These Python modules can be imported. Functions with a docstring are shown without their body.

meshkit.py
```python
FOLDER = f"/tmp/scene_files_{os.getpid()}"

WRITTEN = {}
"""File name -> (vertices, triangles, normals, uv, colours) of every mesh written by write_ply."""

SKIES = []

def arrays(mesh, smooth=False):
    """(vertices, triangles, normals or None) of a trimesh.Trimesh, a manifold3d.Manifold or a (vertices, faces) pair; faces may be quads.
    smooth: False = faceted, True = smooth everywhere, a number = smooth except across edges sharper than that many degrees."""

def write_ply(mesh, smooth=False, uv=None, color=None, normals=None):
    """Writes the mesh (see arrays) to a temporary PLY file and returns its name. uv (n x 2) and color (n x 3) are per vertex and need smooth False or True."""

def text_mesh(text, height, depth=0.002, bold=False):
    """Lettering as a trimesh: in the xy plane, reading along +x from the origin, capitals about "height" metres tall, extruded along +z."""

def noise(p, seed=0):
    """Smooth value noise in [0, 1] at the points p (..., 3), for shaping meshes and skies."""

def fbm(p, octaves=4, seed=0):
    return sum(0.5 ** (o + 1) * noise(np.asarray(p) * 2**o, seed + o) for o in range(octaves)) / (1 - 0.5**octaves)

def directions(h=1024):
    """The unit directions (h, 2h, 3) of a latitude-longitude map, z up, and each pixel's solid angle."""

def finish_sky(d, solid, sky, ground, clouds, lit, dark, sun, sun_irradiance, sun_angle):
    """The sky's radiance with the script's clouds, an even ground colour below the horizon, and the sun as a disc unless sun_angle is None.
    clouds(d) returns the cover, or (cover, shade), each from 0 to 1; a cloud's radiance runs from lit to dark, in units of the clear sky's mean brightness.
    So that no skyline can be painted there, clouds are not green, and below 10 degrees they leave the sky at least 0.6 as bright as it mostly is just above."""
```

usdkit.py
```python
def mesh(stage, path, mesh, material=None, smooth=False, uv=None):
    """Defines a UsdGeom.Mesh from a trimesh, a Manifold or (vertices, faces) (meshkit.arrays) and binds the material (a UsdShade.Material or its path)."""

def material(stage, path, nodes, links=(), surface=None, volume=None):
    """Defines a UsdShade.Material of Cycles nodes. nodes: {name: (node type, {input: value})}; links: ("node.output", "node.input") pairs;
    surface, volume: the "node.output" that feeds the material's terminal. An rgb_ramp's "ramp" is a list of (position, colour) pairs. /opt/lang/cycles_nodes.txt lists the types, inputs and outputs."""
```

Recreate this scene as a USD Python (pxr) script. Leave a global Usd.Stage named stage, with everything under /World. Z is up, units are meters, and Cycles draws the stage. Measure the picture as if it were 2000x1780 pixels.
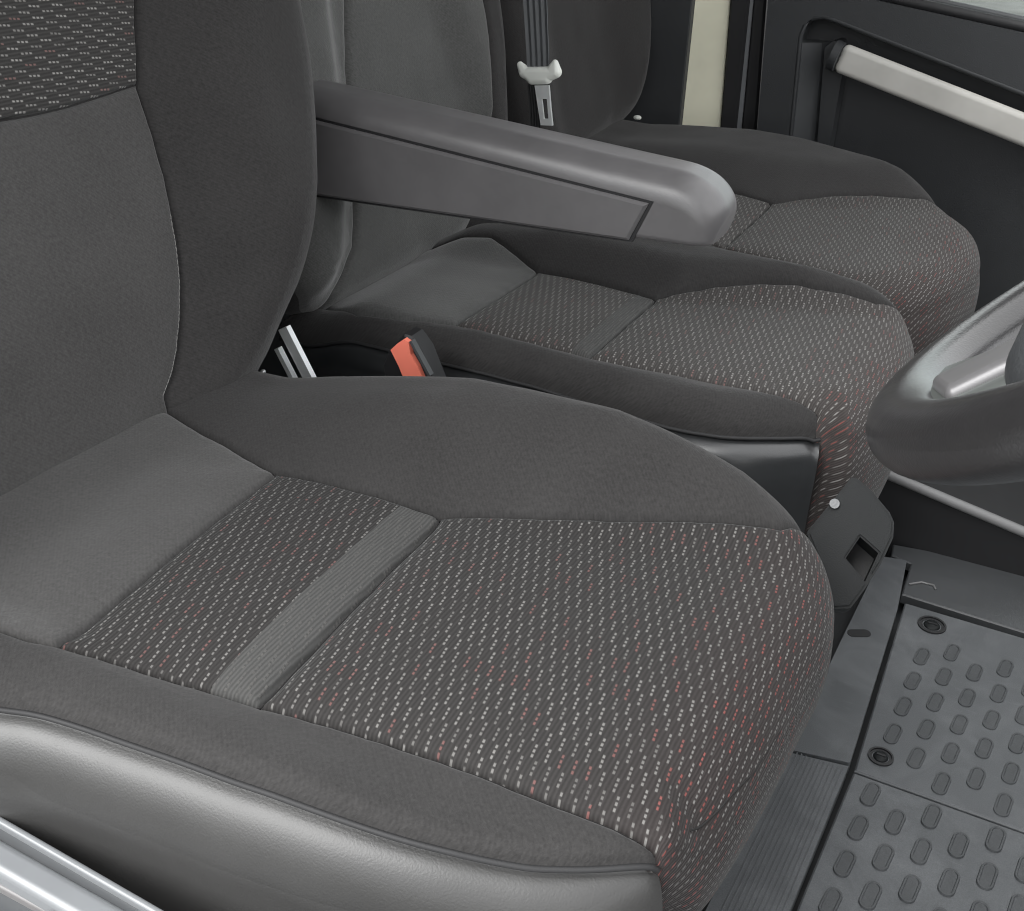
import math, random, numpy as np, trimesh, shapely, usdkit, meshkit
from shapely.geometry import Polygon, LineString, Point, box as sbox
from shapely import affinity
from scipy.spatial import Delaunay
from pxr import Usd, UsdGeom, UsdLux, UsdShade, Gf, Sdf, Vt

random.seed(7); RNG = np.random.default_rng(7)
stage = Usd.Stage.CreateInMemory()
UsdGeom.SetStageUpAxis(stage, 'Z'); UsdGeom.SetStageMetersPerUnit(stage, 1.0)
UsdGeom.Xform.Define(stage, '/World'); UsdGeom.Scope.Define(stage, '/World/Looks')
# ------------------------------------------------------------------ camera (x forward in the van, y across it, z up; z = 0 on the driver's cushion)
CAM = np.array([0, 0, 0.40]); PITCH, YAW, F = math.radians(30.3), math.radians(28.3), 2000.0
HD = np.array([-math.sin(YAW), math.cos(YAW), 0]); FWD = HD * math.cos(PITCH) + np.array([0, 0, -math.sin(PITCH)])
RGT = np.array([math.cos(YAW), math.sin(YAW), 0]); UPV = np.cross(RGT, FWD)
cam = UsdGeom.Camera.Define(stage, '/World/camera')
cam.CreateHorizontalApertureAttr(36.0); cam.CreateVerticalApertureAttr(36.0 * 1780 / 2000); cam.CreateFocalLengthAttr(36.0 * F / 2000)
cam.CreateClippingRangeAttr((0.02, 500.0)); cam.CreateFStopAttr(0.0)
EXPOSURE = 1.62
cam.CreateExposureAttr(EXPOSURE)
M4 = np.eye(4); M4[0, :3], M4[1, :3], M4[2, :3], M4[3, :3] = RGT, UPV, -FWD, CAM
cam.AddTransformOp().Set(Gf.Matrix4d(M4.tolist()))
# ------------------------------------------------------------------ overcast sky and a soft sun from the open door's side
SUN_DIR = np.array([-0.45, -0.50, 0.78]); SUN_DIR /= np.linalg.norm(SUN_DIR)
SUN_I, SKY_S, SUN_ANGLE = 0.52, 0.10, 60.0
usdkit.material(stage, '/World/Looks/sky_look', {
    'sky': ('sky_texture', {'sky_type': 'single_scattering', 'sun_disc': False, 'sun_elevation': math.asin(SUN_DIR[2]), 'sun_rotation': math.atan2(SUN_DIR[0], SUN_DIR[1])}),
    'tc': ('texture_coordinate', {}), 'n': ('noise_texture', {'scale': 2.2, 'detail': 6.0, 'roughness': 0.55}),
    'mr': ('map_range', {'from_min': 0.3, 'from_max': 0.62, 'to_min': 0.82, 'to_max': 0.98, 'clamp': True}),
    'mx': ('mix_color', {'b': (7.1, 7.1, 7.1), 'use_clamp_result': False}),
    'bg': ('background_shader', {'strength': SKY_S})},
    [('tc.generated', 'n.vector'), ('n.fac', 'mr.value'), ('mr.result', 'mx.fac'), ('sky.color', 'mx.a'), ('mx.result', 'bg.color')], surface='bg.background')
dome = UsdLux.DomeLight.Define(stage, '/World/sky'); dome.CreateIntensityAttr(1.0)
UsdShade.MaterialBindingAPI.Apply(dome.GetPrim()).Bind(UsdShade.Material.Get(stage, '/World/Looks/sky_look'))
dome.GetPrim().SetCustomDataByKey('kind', 'structure')
sun = UsdLux.DistantLight.Define(stage, '/World/sun'); sun.CreateIntensityAttr(SUN_I); sun.CreateAngleAttr(SUN_ANGLE)
sun.CreateNormalizeAttr(True); sun.CreateColorAttr(Gf.Vec3f(1.0, 1.0, 0.99))
sm = Gf.Matrix4d(); sm.SetRotate(Gf.Rotation(Gf.Vec3d(0, 0, 1), Gf.Vec3d(*map(float, SUN_DIR)))); sun.AddTransformOp().Set(sm)

# ------------------------------------------------------------------ where a sight line meets a real plane (layout helper)
def ray(u, v):
    d = FWD * F + RGT * (u - 1000.0) - UPV * (v - 890.0)
    return d / np.linalg.norm(d)
def at_plane(u, v, p, n):
    d = ray(u, v); n = np.asarray(n, float)
    return CAM + d * (np.dot(np.asarray(p, float) - CAM, n) / np.dot(d, n))
def at_z(u, v, z): return at_plane(u, v, (0, 0, z), (0, 0, 1))
def at_y(u, v, y): return at_plane(u, v, (0, y, 0), (0, 1, 0))

# ------------------------------------------------------------------ materials
LOOKS = {}
def look(name, nodes, links, surface='p.BSDF'):
    LOOKS[name] = usdkit.material(stage, '/World/Looks/' + name, nodes, links, surface=surface); return LOOKS[name]
def plastic(name, color, rough=0.45, grain=900.0, bump=0.15, spec=0.5, metallic=0.0, dirt=0.12, coat=0.0):
    c = np.array(color)
    return look(name, {
        'g': ('geometry', {}), 'n': ('noise_texture', {'scale': grain, 'detail': 2.0}), 'd': ('noise_texture', {'scale': 9.0, 'detail': 5.0, 'roughness': 0.6}),
        'r': ('rgb_ramp', {'ramp': [(0.3, tuple(c * (1 - dirt))), (0.7, tuple(np.minimum(c * (1 + dirt), 1)))]}),
        'rr': ('map_range', {'from_min': 0.3, 'from_max': 0.7, 'to_min': rough * 0.88, 'to_max': min(rough * 1.12, 1)}),
        'b': ('bump', {'strength': bump, 'distance': 0.0006}),
        'p': ('principled_bsdf', {'specular_ior_level': spec, 'metallic': metallic, 'coat_weight': coat, 'coat_roughness': 0.25})},
        [('g.position', 'n.vector'), ('g.position', 'd.vector'), ('d.fac', 'r.fac'), ('r.color', 'p.base_color'), ('d.fac', 'rr.value'), ('rr.result', 'p.roughness'), ('n.fac', 'b.height'), ('b.normal', 'p.normal')])
def knit(name, color, sheen=0.13, warm=0.0):
    c = np.array(color)
    return look(name, {
        'uv': ('uvmap', {'attribute': 'st'}), 'm': ('mapping', {'scale': (1.0, 1.0, 1.0)}),
        'n': ('noise_texture', {'scale': 330.0, 'detail': 4.0, 'roughness': 0.8}), 'd': ('noise_texture', {'scale': 16.0, 'detail': 4.0}),
        'w': ('wave_texture', {'wave_type': 'bands', 'bands_direction': 'diagonal', 'scale': 190.0, 'distortion': 1.5, 'detail': 2.0, 'detail_scale': 2.0}),
        'mx': ('mix_float', {'fac': 0.07}), 'mm': ('mix_float', {'fac': 0.22}),
        'r': ('rgb_ramp', {'ramp': [(0.25, tuple(c * 0.55)), (0.75, tuple(c * 1.50))]}),
        'b': ('bump', {'strength': 0.6, 'distance': 0.0009}),
        'p': ('principled_bsdf', {'roughness': 0.9, 'specular_ior_level': 0.15, 'sheen_weight': sheen, 'sheen_roughness': 0.45, 'sheen_tint': (0.92, 0.92, 0.92)})},
        [('uv.UV', 'n.vector'), ('uv.UV', 'd.vector'), ('uv.UV', 'w.vector'), ('n.fac', 'mx.a'), ('w.fac', 'mx.b'), ('mx.result', 'mm.a'), ('d.fac', 'mm.b'),
         ('mm.result', 'r.fac'), ('r.color', 'p.base_color'), ('mx.result', 'b.height'), ('b.normal', 'p.normal')])
def dashed(name, front_s, base=(0.0275, 0.0258, 0.0252), bright=0.165, red_bias=0.0, sheen=0.12):
    """Woven upholstery: columns of three-dot dashes in a stepped repeat, some of them red, with more red towards s = front_s."""
    P, L = 0.0076, 0.0098
    N, K = {}, []
    def math_(n, t, a, b=None, c=None, clamp=False):
        inp = {'math_type': t, 'use_clamp': clamp}
        for k, x in zip(('value1', 'value2', 'value3'), (a, b, c)):
            if x is None: continue
            if isinstance(x, str): K.append((x, n + '.' + k))
            else: inp[k] = float(x)
        N[n] = ('math', inp); return n + '.value'
    N['uv'] = ('uvmap', {'attribute': 'st'}); N['wob'] = ('noise_texture', {'scale': 60.0, 'detail': 2.0}); K.append(('uv.UV', 'wob.vector'))
    N['sx'] = ('separate_xyz', {}); K.append(('uv.UV', 'sx.vector'))
    wv = math_('wv', 'multiply_add', 'wob.fac', 0.0012, -0.0006)
    s = math_('s1', 'add', 'sx.x', wv); t = math_('t1', 'add', 'sx.y', wv)
    tl = math_('tl', 'divide', t, L); row = math_('row', 'floor', tl); fr = math_('fr', 'subtract', tl, row)
    sp0 = math_('sp0', 'divide', s, P); sp = math_('sp', 'multiply_add', row, 0.58, sp0); col = math_('col', 'floor', sp); fu = math_('fu', 'subtract', sp, col)
    t3 = math_('t3', 'multiply', fr, 1.0)
    d3 = math_('d3', 'multiply', fr, 3.0); df = math_('df', 'fraction', d3); dc = math_('dc', 'subtract', df, 0.5); da = math_('da', 'absolute', dc)
    ti = math_('ti', 'multiply_add', t3, -0.16, 0.58)
    uc = math_('uc', 'subtract', fu, ti); ua = math_('ua', 'absolute', uc)
    N['mu'] = ('map_range', {'range_type': 'smoothstep', 'from_min': 0.05, 'from_max': 0.125, 'to_min': 1.0, 'to_max': 0.0, 'clamp': True}); K.append((ua, 'mu.value'))
    N['mv'] = ('map_range', {'range_type': 'smoothstep', 'from_min': 0.18, 'from_max': 0.42, 'to_min': 1.0, 'to_max': 0.04, 'clamp': True}); K.append((da, 'mv.value'))
    mask = math_('mask', 'multiply', 'mu.result', 'mv.result')
    N['cid'] = ('combine_xyz', {}); K += [(col, 'cid.x'), (row, 'cid.y')]
    N['wn'] = ('white_noise_texture', {'dimensions': '3D'}); K.append(('cid.vector', 'wn.vector'))
    md = math_('md', 'floored_modulo', row, 2.0); alt = math_('alt', 'less_than', md, 0.5)
    N['pn'] = ('noise_texture', {'scale': 14.0, 'detail': 2.0}); K.append(('uv.UV', 'pn.vector'))
    N['pr'] = ('map_range', {'from_min': 0.35, 'from_max': 0.75, 'to_min': 0.16 + red_bias, 'to_max': 0.36 + red_bias, 'clamp': True}); K.append(('pn.fac', 'pr.value'))
    N['fr2'] = ('map_range', {'range_type': 'smoothstep', 'from_min': front_s - 0.085, 'from_max': front_s + 0.01, 'to_min': 0.0, 'to_max': 0.30, 'clamp': True}); K.append(('sx.x', 'fr2.value'))
    pr = math_('prs', 'add', 'pr.result', 'fr2.result')
    isr = math_('isr', 'less_than', 'wn.value', pr); red = math_('red', 'multiply', isr, alt)
    N['soft'] = ('map_range', {'from_min': 0.0, 'from_max': 0.3, 'to_min': 0.50, 'to_max': 0.85, 'clamp': True}); K.append(('fr2.result', 'soft.value'))
    redf = math_('redf', 'multiply', red, 'soft.result')
    vb = math_('vb', 'multiply_add', 'wn.value', 0.55, 0.50)
    N['dashc'] = ('mix_color', {'a': (bright, bright * 0.97, bright * 0.93), 'b': (0.27, 0.05, 0.042)}); K.append((redf, 'dashc.fac'))
    # base cloth: fine rib along the columns, slightly maroon where the red warp lies on top
    N['rib'] = ('wave_texture', {'wave_type': 'bands', 'bands_direction': 'x', 'scale': 2 * math.pi / P / 20 * 3, 'distortion': 0.6, 'detail': 2.0, 'detail_scale': 3.0}); K.append(('uv.UV', 'rib.vector'))
    N['fine'] = ('noise_texture', {'scale': 800.0, 'detail': 2.0, 'roughness': 0.7}); K.append(('uv.UV', 'fine.vector'))
    N['bt'] = ('mix_float', {'fac': 0.45}); K += [('rib.fac', 'bt.a'), ('fine.fac', 'bt.b')]
    b = np.array(base)
    N['br'] = ('rgb_ramp', {'ramp': [(0.2, tuple(b * 0.80)), (0.8, tuple(b * 1.22))]}); K.append(('bt.result', 'br.fac'))
    bredf = math_('bredf', 'multiply', 'fr2.result', 0.7)
    N['bm'] = ('mix_color', {'b': (0.034, 0.017, 0.0165)}); K += [(bredf, 'bm.fac'), ('br.color', 'bm.a')]
    mk = math_('mk', 'multiply', mask, vb)
    N['c'] = ('mix_color', {}); K += [(mk, 'c.fac'), ('bm.result', 'c.a'), ('dashc.result', 'c.b')]
    hh = math_('hh', 'multiply_add', mask, 1.0, 'bt.result')
    N['bp'] = ('bump', {'strength': 0.45, 'distance': 0.0009}); K.append((hh, 'bp.height'))
    N['p'] = ('principled_bsdf', {'roughness': 0.82, 'specular_ior_level': 0.2, 'sheen_weight': sheen, 'sheen_roughness': 0.4, 'sheen_tint': (0.85, 0.9, 0.9)})
    K += [('c.result', 'p.base_color'), ('bp.normal', 'p.normal')]
    return look(name, N, K)

KNIT = knit('dark_knit_cloth', (0.0345, 0.0333, 0.0330))
KNIT_SMOOTH = knit('grey_smooth_cloth', (0.0575, 0.0560, 0.0550), sheen=0.28)
KNIT_FAR = knit('grey_green_cloth', (0.073, 0.0735, 0.0715), sheen=0.28)
DASH = dashed('dashed_weave', -0.075)
DASH_MID = dashed('dashed_weave_middle', -0.095, base=(0.052, 0.0485, 0.0465), bright=0.235, red_bias=-0.1)
DASH_LIT_ROLL = dashed('dashed_weave_lit_roll', 9.0, base=(0.060, 0.0595, 0.058), bright=0.080, red_bias=-1.0)  # paler weave: light on the cushion roll put into the colour
DASH_BACK = dashed('dashed_weave_backrest', 9.0, base=(0.038, 0.0365, 0.0355), bright=0.27, red_bias=-0.05)
VINYL = plastic('dark_grey_vinyl', (0.030, 0.0295, 0.0288), 0.46, 800.0, 0.22, 0.75)
VINYL_BLACK = plastic('black_vinyl', (0.016, 0.017, 0.018), 0.36, 700.0, 0.2, 1.0)
BLACK = plastic('black_plastic', (0.010, 0.010, 0.011), 0.55, 900.0, 0.2)
TRIM = plastic('charcoal_trim', (0.028, 0.030, 0.032), 0.55, 700.0, 0.5)
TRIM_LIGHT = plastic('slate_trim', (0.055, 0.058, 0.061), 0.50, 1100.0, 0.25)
ARM = plastic('grey_armrest_plastic', (0.100, 0.097, 0.099), 0.36, 1300.0, 0.16, 0.7)
SILVER = plastic('satin_silver', (0.50, 0.49, 0.455), 0.5, 500.0, 0.05, metallic=0.0)
SILVER_WHEEL = plastic('satin_grey_wheel', (0.085, 0.092, 0.088), 0.34, 800.0, 0.06, metallic=0.2)
INSERT = plastic('silver_insert', (0.16, 0.157, 0.16), 0.36, 800.0, 0.05, metallic=0.4)
WHEEL = plastic('wheel_leatherette', (0.0165, 0.016, 0.0165), 0.24, 900.0, 0.25, 0.9, coat=0.12)
SCREW = plastic('worn_screw_steel', (0.15, 0.153, 0.156), 0.45, 700.0, 0.5, metallic=0.5, dirt=0.5)
STEEL = plastic('bright_steel', (0.78, 0.80, 0.80), 0.32, 300.0, 0.04, metallic=0.6)
WHITE_PL = plastic('pale_plastic', (0.74, 0.76, 0.71), 0.35, 500.0, 0.05)
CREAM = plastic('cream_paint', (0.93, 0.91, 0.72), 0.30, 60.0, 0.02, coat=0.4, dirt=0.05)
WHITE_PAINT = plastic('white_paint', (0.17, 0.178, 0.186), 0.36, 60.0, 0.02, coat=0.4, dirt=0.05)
SILL_EDGE = plastic('pale_pink_edge', (0.15, 0.144, 0.144), 0.4, 60.0, 0.02)
SILL_GREY = plastic('grey_paint', (0.07, 0.074, 0.078), 0.38, 60.0, 0.02, dirt=0.08)
def rubber(name, color, dust=0.5):
    c = np.array(color)
    return look(name, {'g': ('geometry', {}), 'n': ('noise_texture', {'scale': 1000.0, 'detail': 3.0}), 'd': ('noise_texture', {'scale': 14.0, 'detail': 8.0, 'roughness': 0.65, 'distortion': 0.6}),
        'm': ('mapping', {'scale': (30.0, 160.0, 30.0), 'rotation': (0, 0, 0.5)}), 'sc': ('noise_texture', {'scale': 1.0, 'detail': 4.0, 'roughness': 0.7}),
        'sr': ('map_range', {'from_min': 0.62, 'from_max': 0.74, 'to_min': 0.0, 'to_max': 0.55 * dust, 'clamp': True}), 'dr': ('map_range', {'from_min': 0.45, 'from_max': 0.72, 'to_min': 0.0, 'to_max': dust, 'clamp': True}),
        'ad': ('math', {'math_type': 'add', 'use_clamp': True}), 'mx': ('mix_color', {'a': tuple(c * 0.86), 'b': tuple(np.minimum(c * 1.15 + 0.045, 1))}),
        'gr': ('rgb_ramp', {'ramp': [(0.3, (0.82, 0.82, 0.82)), (0.7, (1.1, 1.1, 1.1))]}), 'mu': ('mix_color', {'blend_type': 'multiply', 'fac': 1.0, 'use_clamp_result': False}),
        'rr': ('map_range', {'from_min': 0.0, 'from_max': 1.0, 'to_min': 0.50, 'to_max': 0.85}), 'b': ('bump', {'strength': 0.35, 'distance': 0.0006}), 'p': ('principled_bsdf', {'specular_ior_level': 0.4})},
        [('g.position', 'n.vector'), ('g.position', 'd.vector'), ('g.position', 'm.vector'), ('m.vector', 'sc.vector'), ('sc.fac', 'sr.value'), ('d.fac', 'dr.value'), ('sr.result', 'ad.value1'), ('dr.result', 'ad.value2'),
         ('ad.value', 'mx.fac'), ('mx.result', 'mu.a'), ('n.fac', 'gr.fac'), ('gr.color', 'mu.b'), ('mu.result', 'p.base_color'), ('ad.value', 'rr.value'), ('rr.result', 'p.roughness'), ('n.fac', 'b.height'), ('b.normal', 'p.normal')])
RUBBER = rubber('grey_rubber', (0.098, 0.104, 0.110), 0.75)
RUBBER_DARK = rubber('dark_rubber_pad', (0.062, 0.066, 0.070), 0.45)
CONSOLE_EDGE = plastic('console_edge_plastic', (0.17, 0.17, 0.17), 0.4, 900.0, 0.1)
BRACKET = plastic('bracket_plastic', (0.009, 0.0102, 0.0108), 0.5, 1000.0, 0.3, 0.22)
RED = plastic('red_button_plastic', (0.85, 0.22, 0.15), 0.4, 400.0, 0.06)
WEB = plastic('belt_webbing_cloth', (0.085, 0.09, 0.095), 0.42, 1500.0, 0.4)
THREAD = plastic('grey_thread', (0.24, 0.24, 0.23), 0.7, 2000.0, 0.2)
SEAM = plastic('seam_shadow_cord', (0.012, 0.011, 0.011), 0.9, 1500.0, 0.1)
THREAD_DARK = plastic('dark_piping_cloth', (0.020, 0.020, 0.021), 0.7, 1500.0, 0.2)
CONCRETE = look('concrete_ground', {'g': ('geometry', {}), 'n': ('noise_texture', {'scale': 3.0, 'detail': 8.0}), 'r': ('rgb_ramp', {'ramp': [(0.3, (0.06, 0.058, 0.055)), (0.7, (0.10, 0.098, 0.094))]}),
    'p': ('principled_bsdf', {'roughness': 0.9})}, [('g.position', 'n.vector'), ('n.fac', 'r.fac'), ('r.color', 'p.base_color')])
HEADLINER = plastic('headliner_cloth', (0.16, 0.16, 0.155), 0.9, 800.0, 0.2)
GLASS = look('window_glass', {'f': ('fresnel', {'IOR': 1.5}), 't': ('transparent_bsdf', {'color': (0.86, 0.90, 0.89)}), 'gl': ('glossy_bsdf', {'roughness': 0.0, 'color': (0.9, 0.9, 0.9)}), 'm': ('mix_closure', {})},
    [('f.fac', 'm.fac'), ('t.BSDF', 'm.closure1'), ('gl.BSDF', 'm.closure2')], surface='m.closure')

# ------------------------------------------------------------------ prims
USED = {}
def free(parent, name):
    k = USED.setdefault((parent, name), 0); USED[(parent, name)] += 1
    return f'{parent}/{name}' + (f'_{k:03d}' if k else '')
def thing(name, label, cat, group=None, loc=(0, 0, 0)):
    x = UsdGeom.Xform.Define(stage, free('/World', name)); x.AddTranslateOp().Set(Gf.Vec3d(*map(float, loc)))
    p = x.GetPrim(); p.SetCustomDataByKey('label', label); p.SetCustomDataByKey('category', cat)
    if group: p.SetCustomDataByKey('group', group)
    return (str(p.GetPath()), np.array(loc, float))
def obj(name, m, mat, parent=None, smooth=35, uv=None, label=None, kind=None, cat=None):
    base, loc = parent if parent else ('/World', np.zeros(3))
    path = free(base, name)
    if isinstance(m, trimesh.Trimesh): m = trimesh.Trimesh(np.array(m.vertices) - loc, m.faces, process=False)
    elif hasattr(m, 'to_mesh'): m = m.translate(tuple(-loc))
    else: m = (np.asarray(m[0]) - loc, m[1])
    g = usdkit.mesh(stage, path, m, LOOKS[mat] if isinstance(mat, str) else mat, smooth=smooth, uv=uv)
    p = g.GetPrim()
    for k, v in (('label', label), ('kind', kind), ('category', cat)):
        if v: p.SetCustomDataByKey(k, v)
    return (path, loc)

def rbox(x0, x1, y0, y1, z0, z1, r=0.004, seg=3):
    """box with rounded edges"""
    s = trimesh.creation.icosphere(2, r); pts = []
    for x in (x0 + r, x1 - r):
        for y in (y0 + r, y1 - r):
            for z in (z0 + r, z1 - r): pts.append(s.vertices + [x, y, z])
    return trimesh.convex.convex_hull(np.vstack(pts))
def hull(points, r):
    """convex hull of spheres: points (n,3), r radius or list"""
    r = np.broadcast_to(r, (len(points),)); s = trimesh.creation.icosphere(3, 1.0)
    return trimesh.convex.convex_hull(np.vstack([s.vertices * q + p for p, q in zip(np.asarray(points, float), r)]))
def extrude_y(poly_xz, y0, y1, bevel=0.0):
    """solid of the polygon in (x, z) between y0 and y1 (y0 nearest the camera), near edge chamfered by bevel"""
    def lay(p, y): return p, y
    m = trimesh.creation.extrude_polygon(poly_xz, y1 - y0 - bevel, engine='earcut')
    v = np.array(m.vertices); out = [trimesh.Trimesh(np.c_[v[:, 0], y1 - v[:, 2], v[:, 1]], m.faces[:, ::1], process=False)]
    if bevel:
        a = np.array(poly_xz.exterior.coords)[:-1]; q = poly_xz.buffer(-bevel, join_style=2)
        m2 = trimesh.creation.extrude_polygon(q, bevel, engine='earcut') if False else None
        b = np.array(q.exterior.coords)[:-1]
        if len(b) == len(a):
            k = np.argmin(np.linalg.norm(b - a[0], axis=1)); b = np.roll(b, -k, 0)
            if np.linalg.norm(b[1] - a[1]) > np.linalg.norm(b[-1] - a[1]): b = np.roll(b[::-1], 1, 0)
            n = len(a); vv = np.vstack([np.c_[a[:, 0], np.full(n, y0 + bevel), a[:, 1]], np.c_[b[:, 0], np.full(n, y0), b[:, 1]]])
            ff = [[i, (i + 1) % n, n + (i + 1) % n] for i in range(n)] + [[i, n + (i + 1) % n, n + i] for i in range(n)]
            cap = trimesh.creation.triangulate_polygon(q, engine='earcut')
            out = [out[0], trimesh.Trimesh(vv, ff, process=False), trimesh.Trimesh(np.c_[cap[0][:, 0], np.full(len(cap[0]), y0), cap[0][:, 1]], cap[1], process=False)]
    m = trimesh.util.concatenate(out); m.merge_vertices(); trimesh.repair.fix_normals(m); return m
def slab(poly_xy, z0, z1, bevel=0.0):
    m = extrude_y(Polygon([(p[0], p[1]) for p in poly_xy.exterior.coords]), -z1, -z0, bevel)
    v = np.array(m.vertices); m = trimesh.Trimesh(np.c_[v[:, 0], v[:, 2], -v[:, 1]], m.faces, process=False); trimesh.repair.fix_normals(m); return m
def tube(path, r, sides=8, closed=False):
    p = np.asarray(path, float); n = len(p); t = np.gradient(p, axis=0)
    if closed: t = np.roll(p, -1, 0) - np.roll(p, 1, 0)
    t /= np.linalg.norm(t, axis=1, keepdims=True) + 1e-12
    ref = np.where(np.abs(t[:, 2:]) < 0.85, [0, 0, 1.0], [1.0, 0, 0]); a = np.cross(t, ref); a /= np.linalg.norm(a, axis=1, keepdims=True); b = np.cross(t, a)
    ang = np.arange(sides) * 2 * np.pi / sides; rr = np.broadcast_to(r, (n,))[:, None, None]
    v = (p[:, None] + rr * (np.cos(ang)[None, :, None] * a[:, None] + np.sin(ang)[None, :, None] * b[:, None])).reshape(-1, 3)
    m = n if closed else n - 1; f = []
    for i in range(m):
        for j in range(sides):
            q = [i * sides + j, i * sides + (j + 1) % sides, ((i + 1) % n) * sides + (j + 1) % sides, ((i + 1) % n) * sides + j]
            f += [[q[0], q[1], q[2]], [q[0], q[2], q[3]]]
    if not closed:
        for e, i in ((0, 0), (1, n - 1)):
            v = np.vstack([v, p[i]]); c = len(v) - 1
            f += [[c, i * sides + (j + (1 - e)) % sides, i * sides + (j + e) % sides] for j in range(sides)]
    mm = trimesh.Trimesh(v, f, process=False); trimesh.repair.fix_normals(mm); return mm
def smoothstep(x): x = np.clip(x, 0, 1); return x * x * (3 - 2 * x)
def spline(pts, n=60):
    """Catmull-Rom through pts, evenly resampled"""
    p = np.asarray(pts, float)
    if len(p) < 3: return p
    q = np.vstack([2 * p[0] - p[1], p, 2 * p[-1] - p[-2]]); out = []
    for i in range(1, len(q) - 2):
        for t in np.linspace(0, 1, 12, endpoint=False):
            a, b, c, d = q[i - 1:i + 3]; out.append(0.5 * (2 * b + (c - a) * t + (2 * a - 5 * b + 4 * c - d) * t * t + (3 * b - a - 3 * c + d) * t ** 3))
    return np.vstack(out + [p[-1]])

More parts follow.
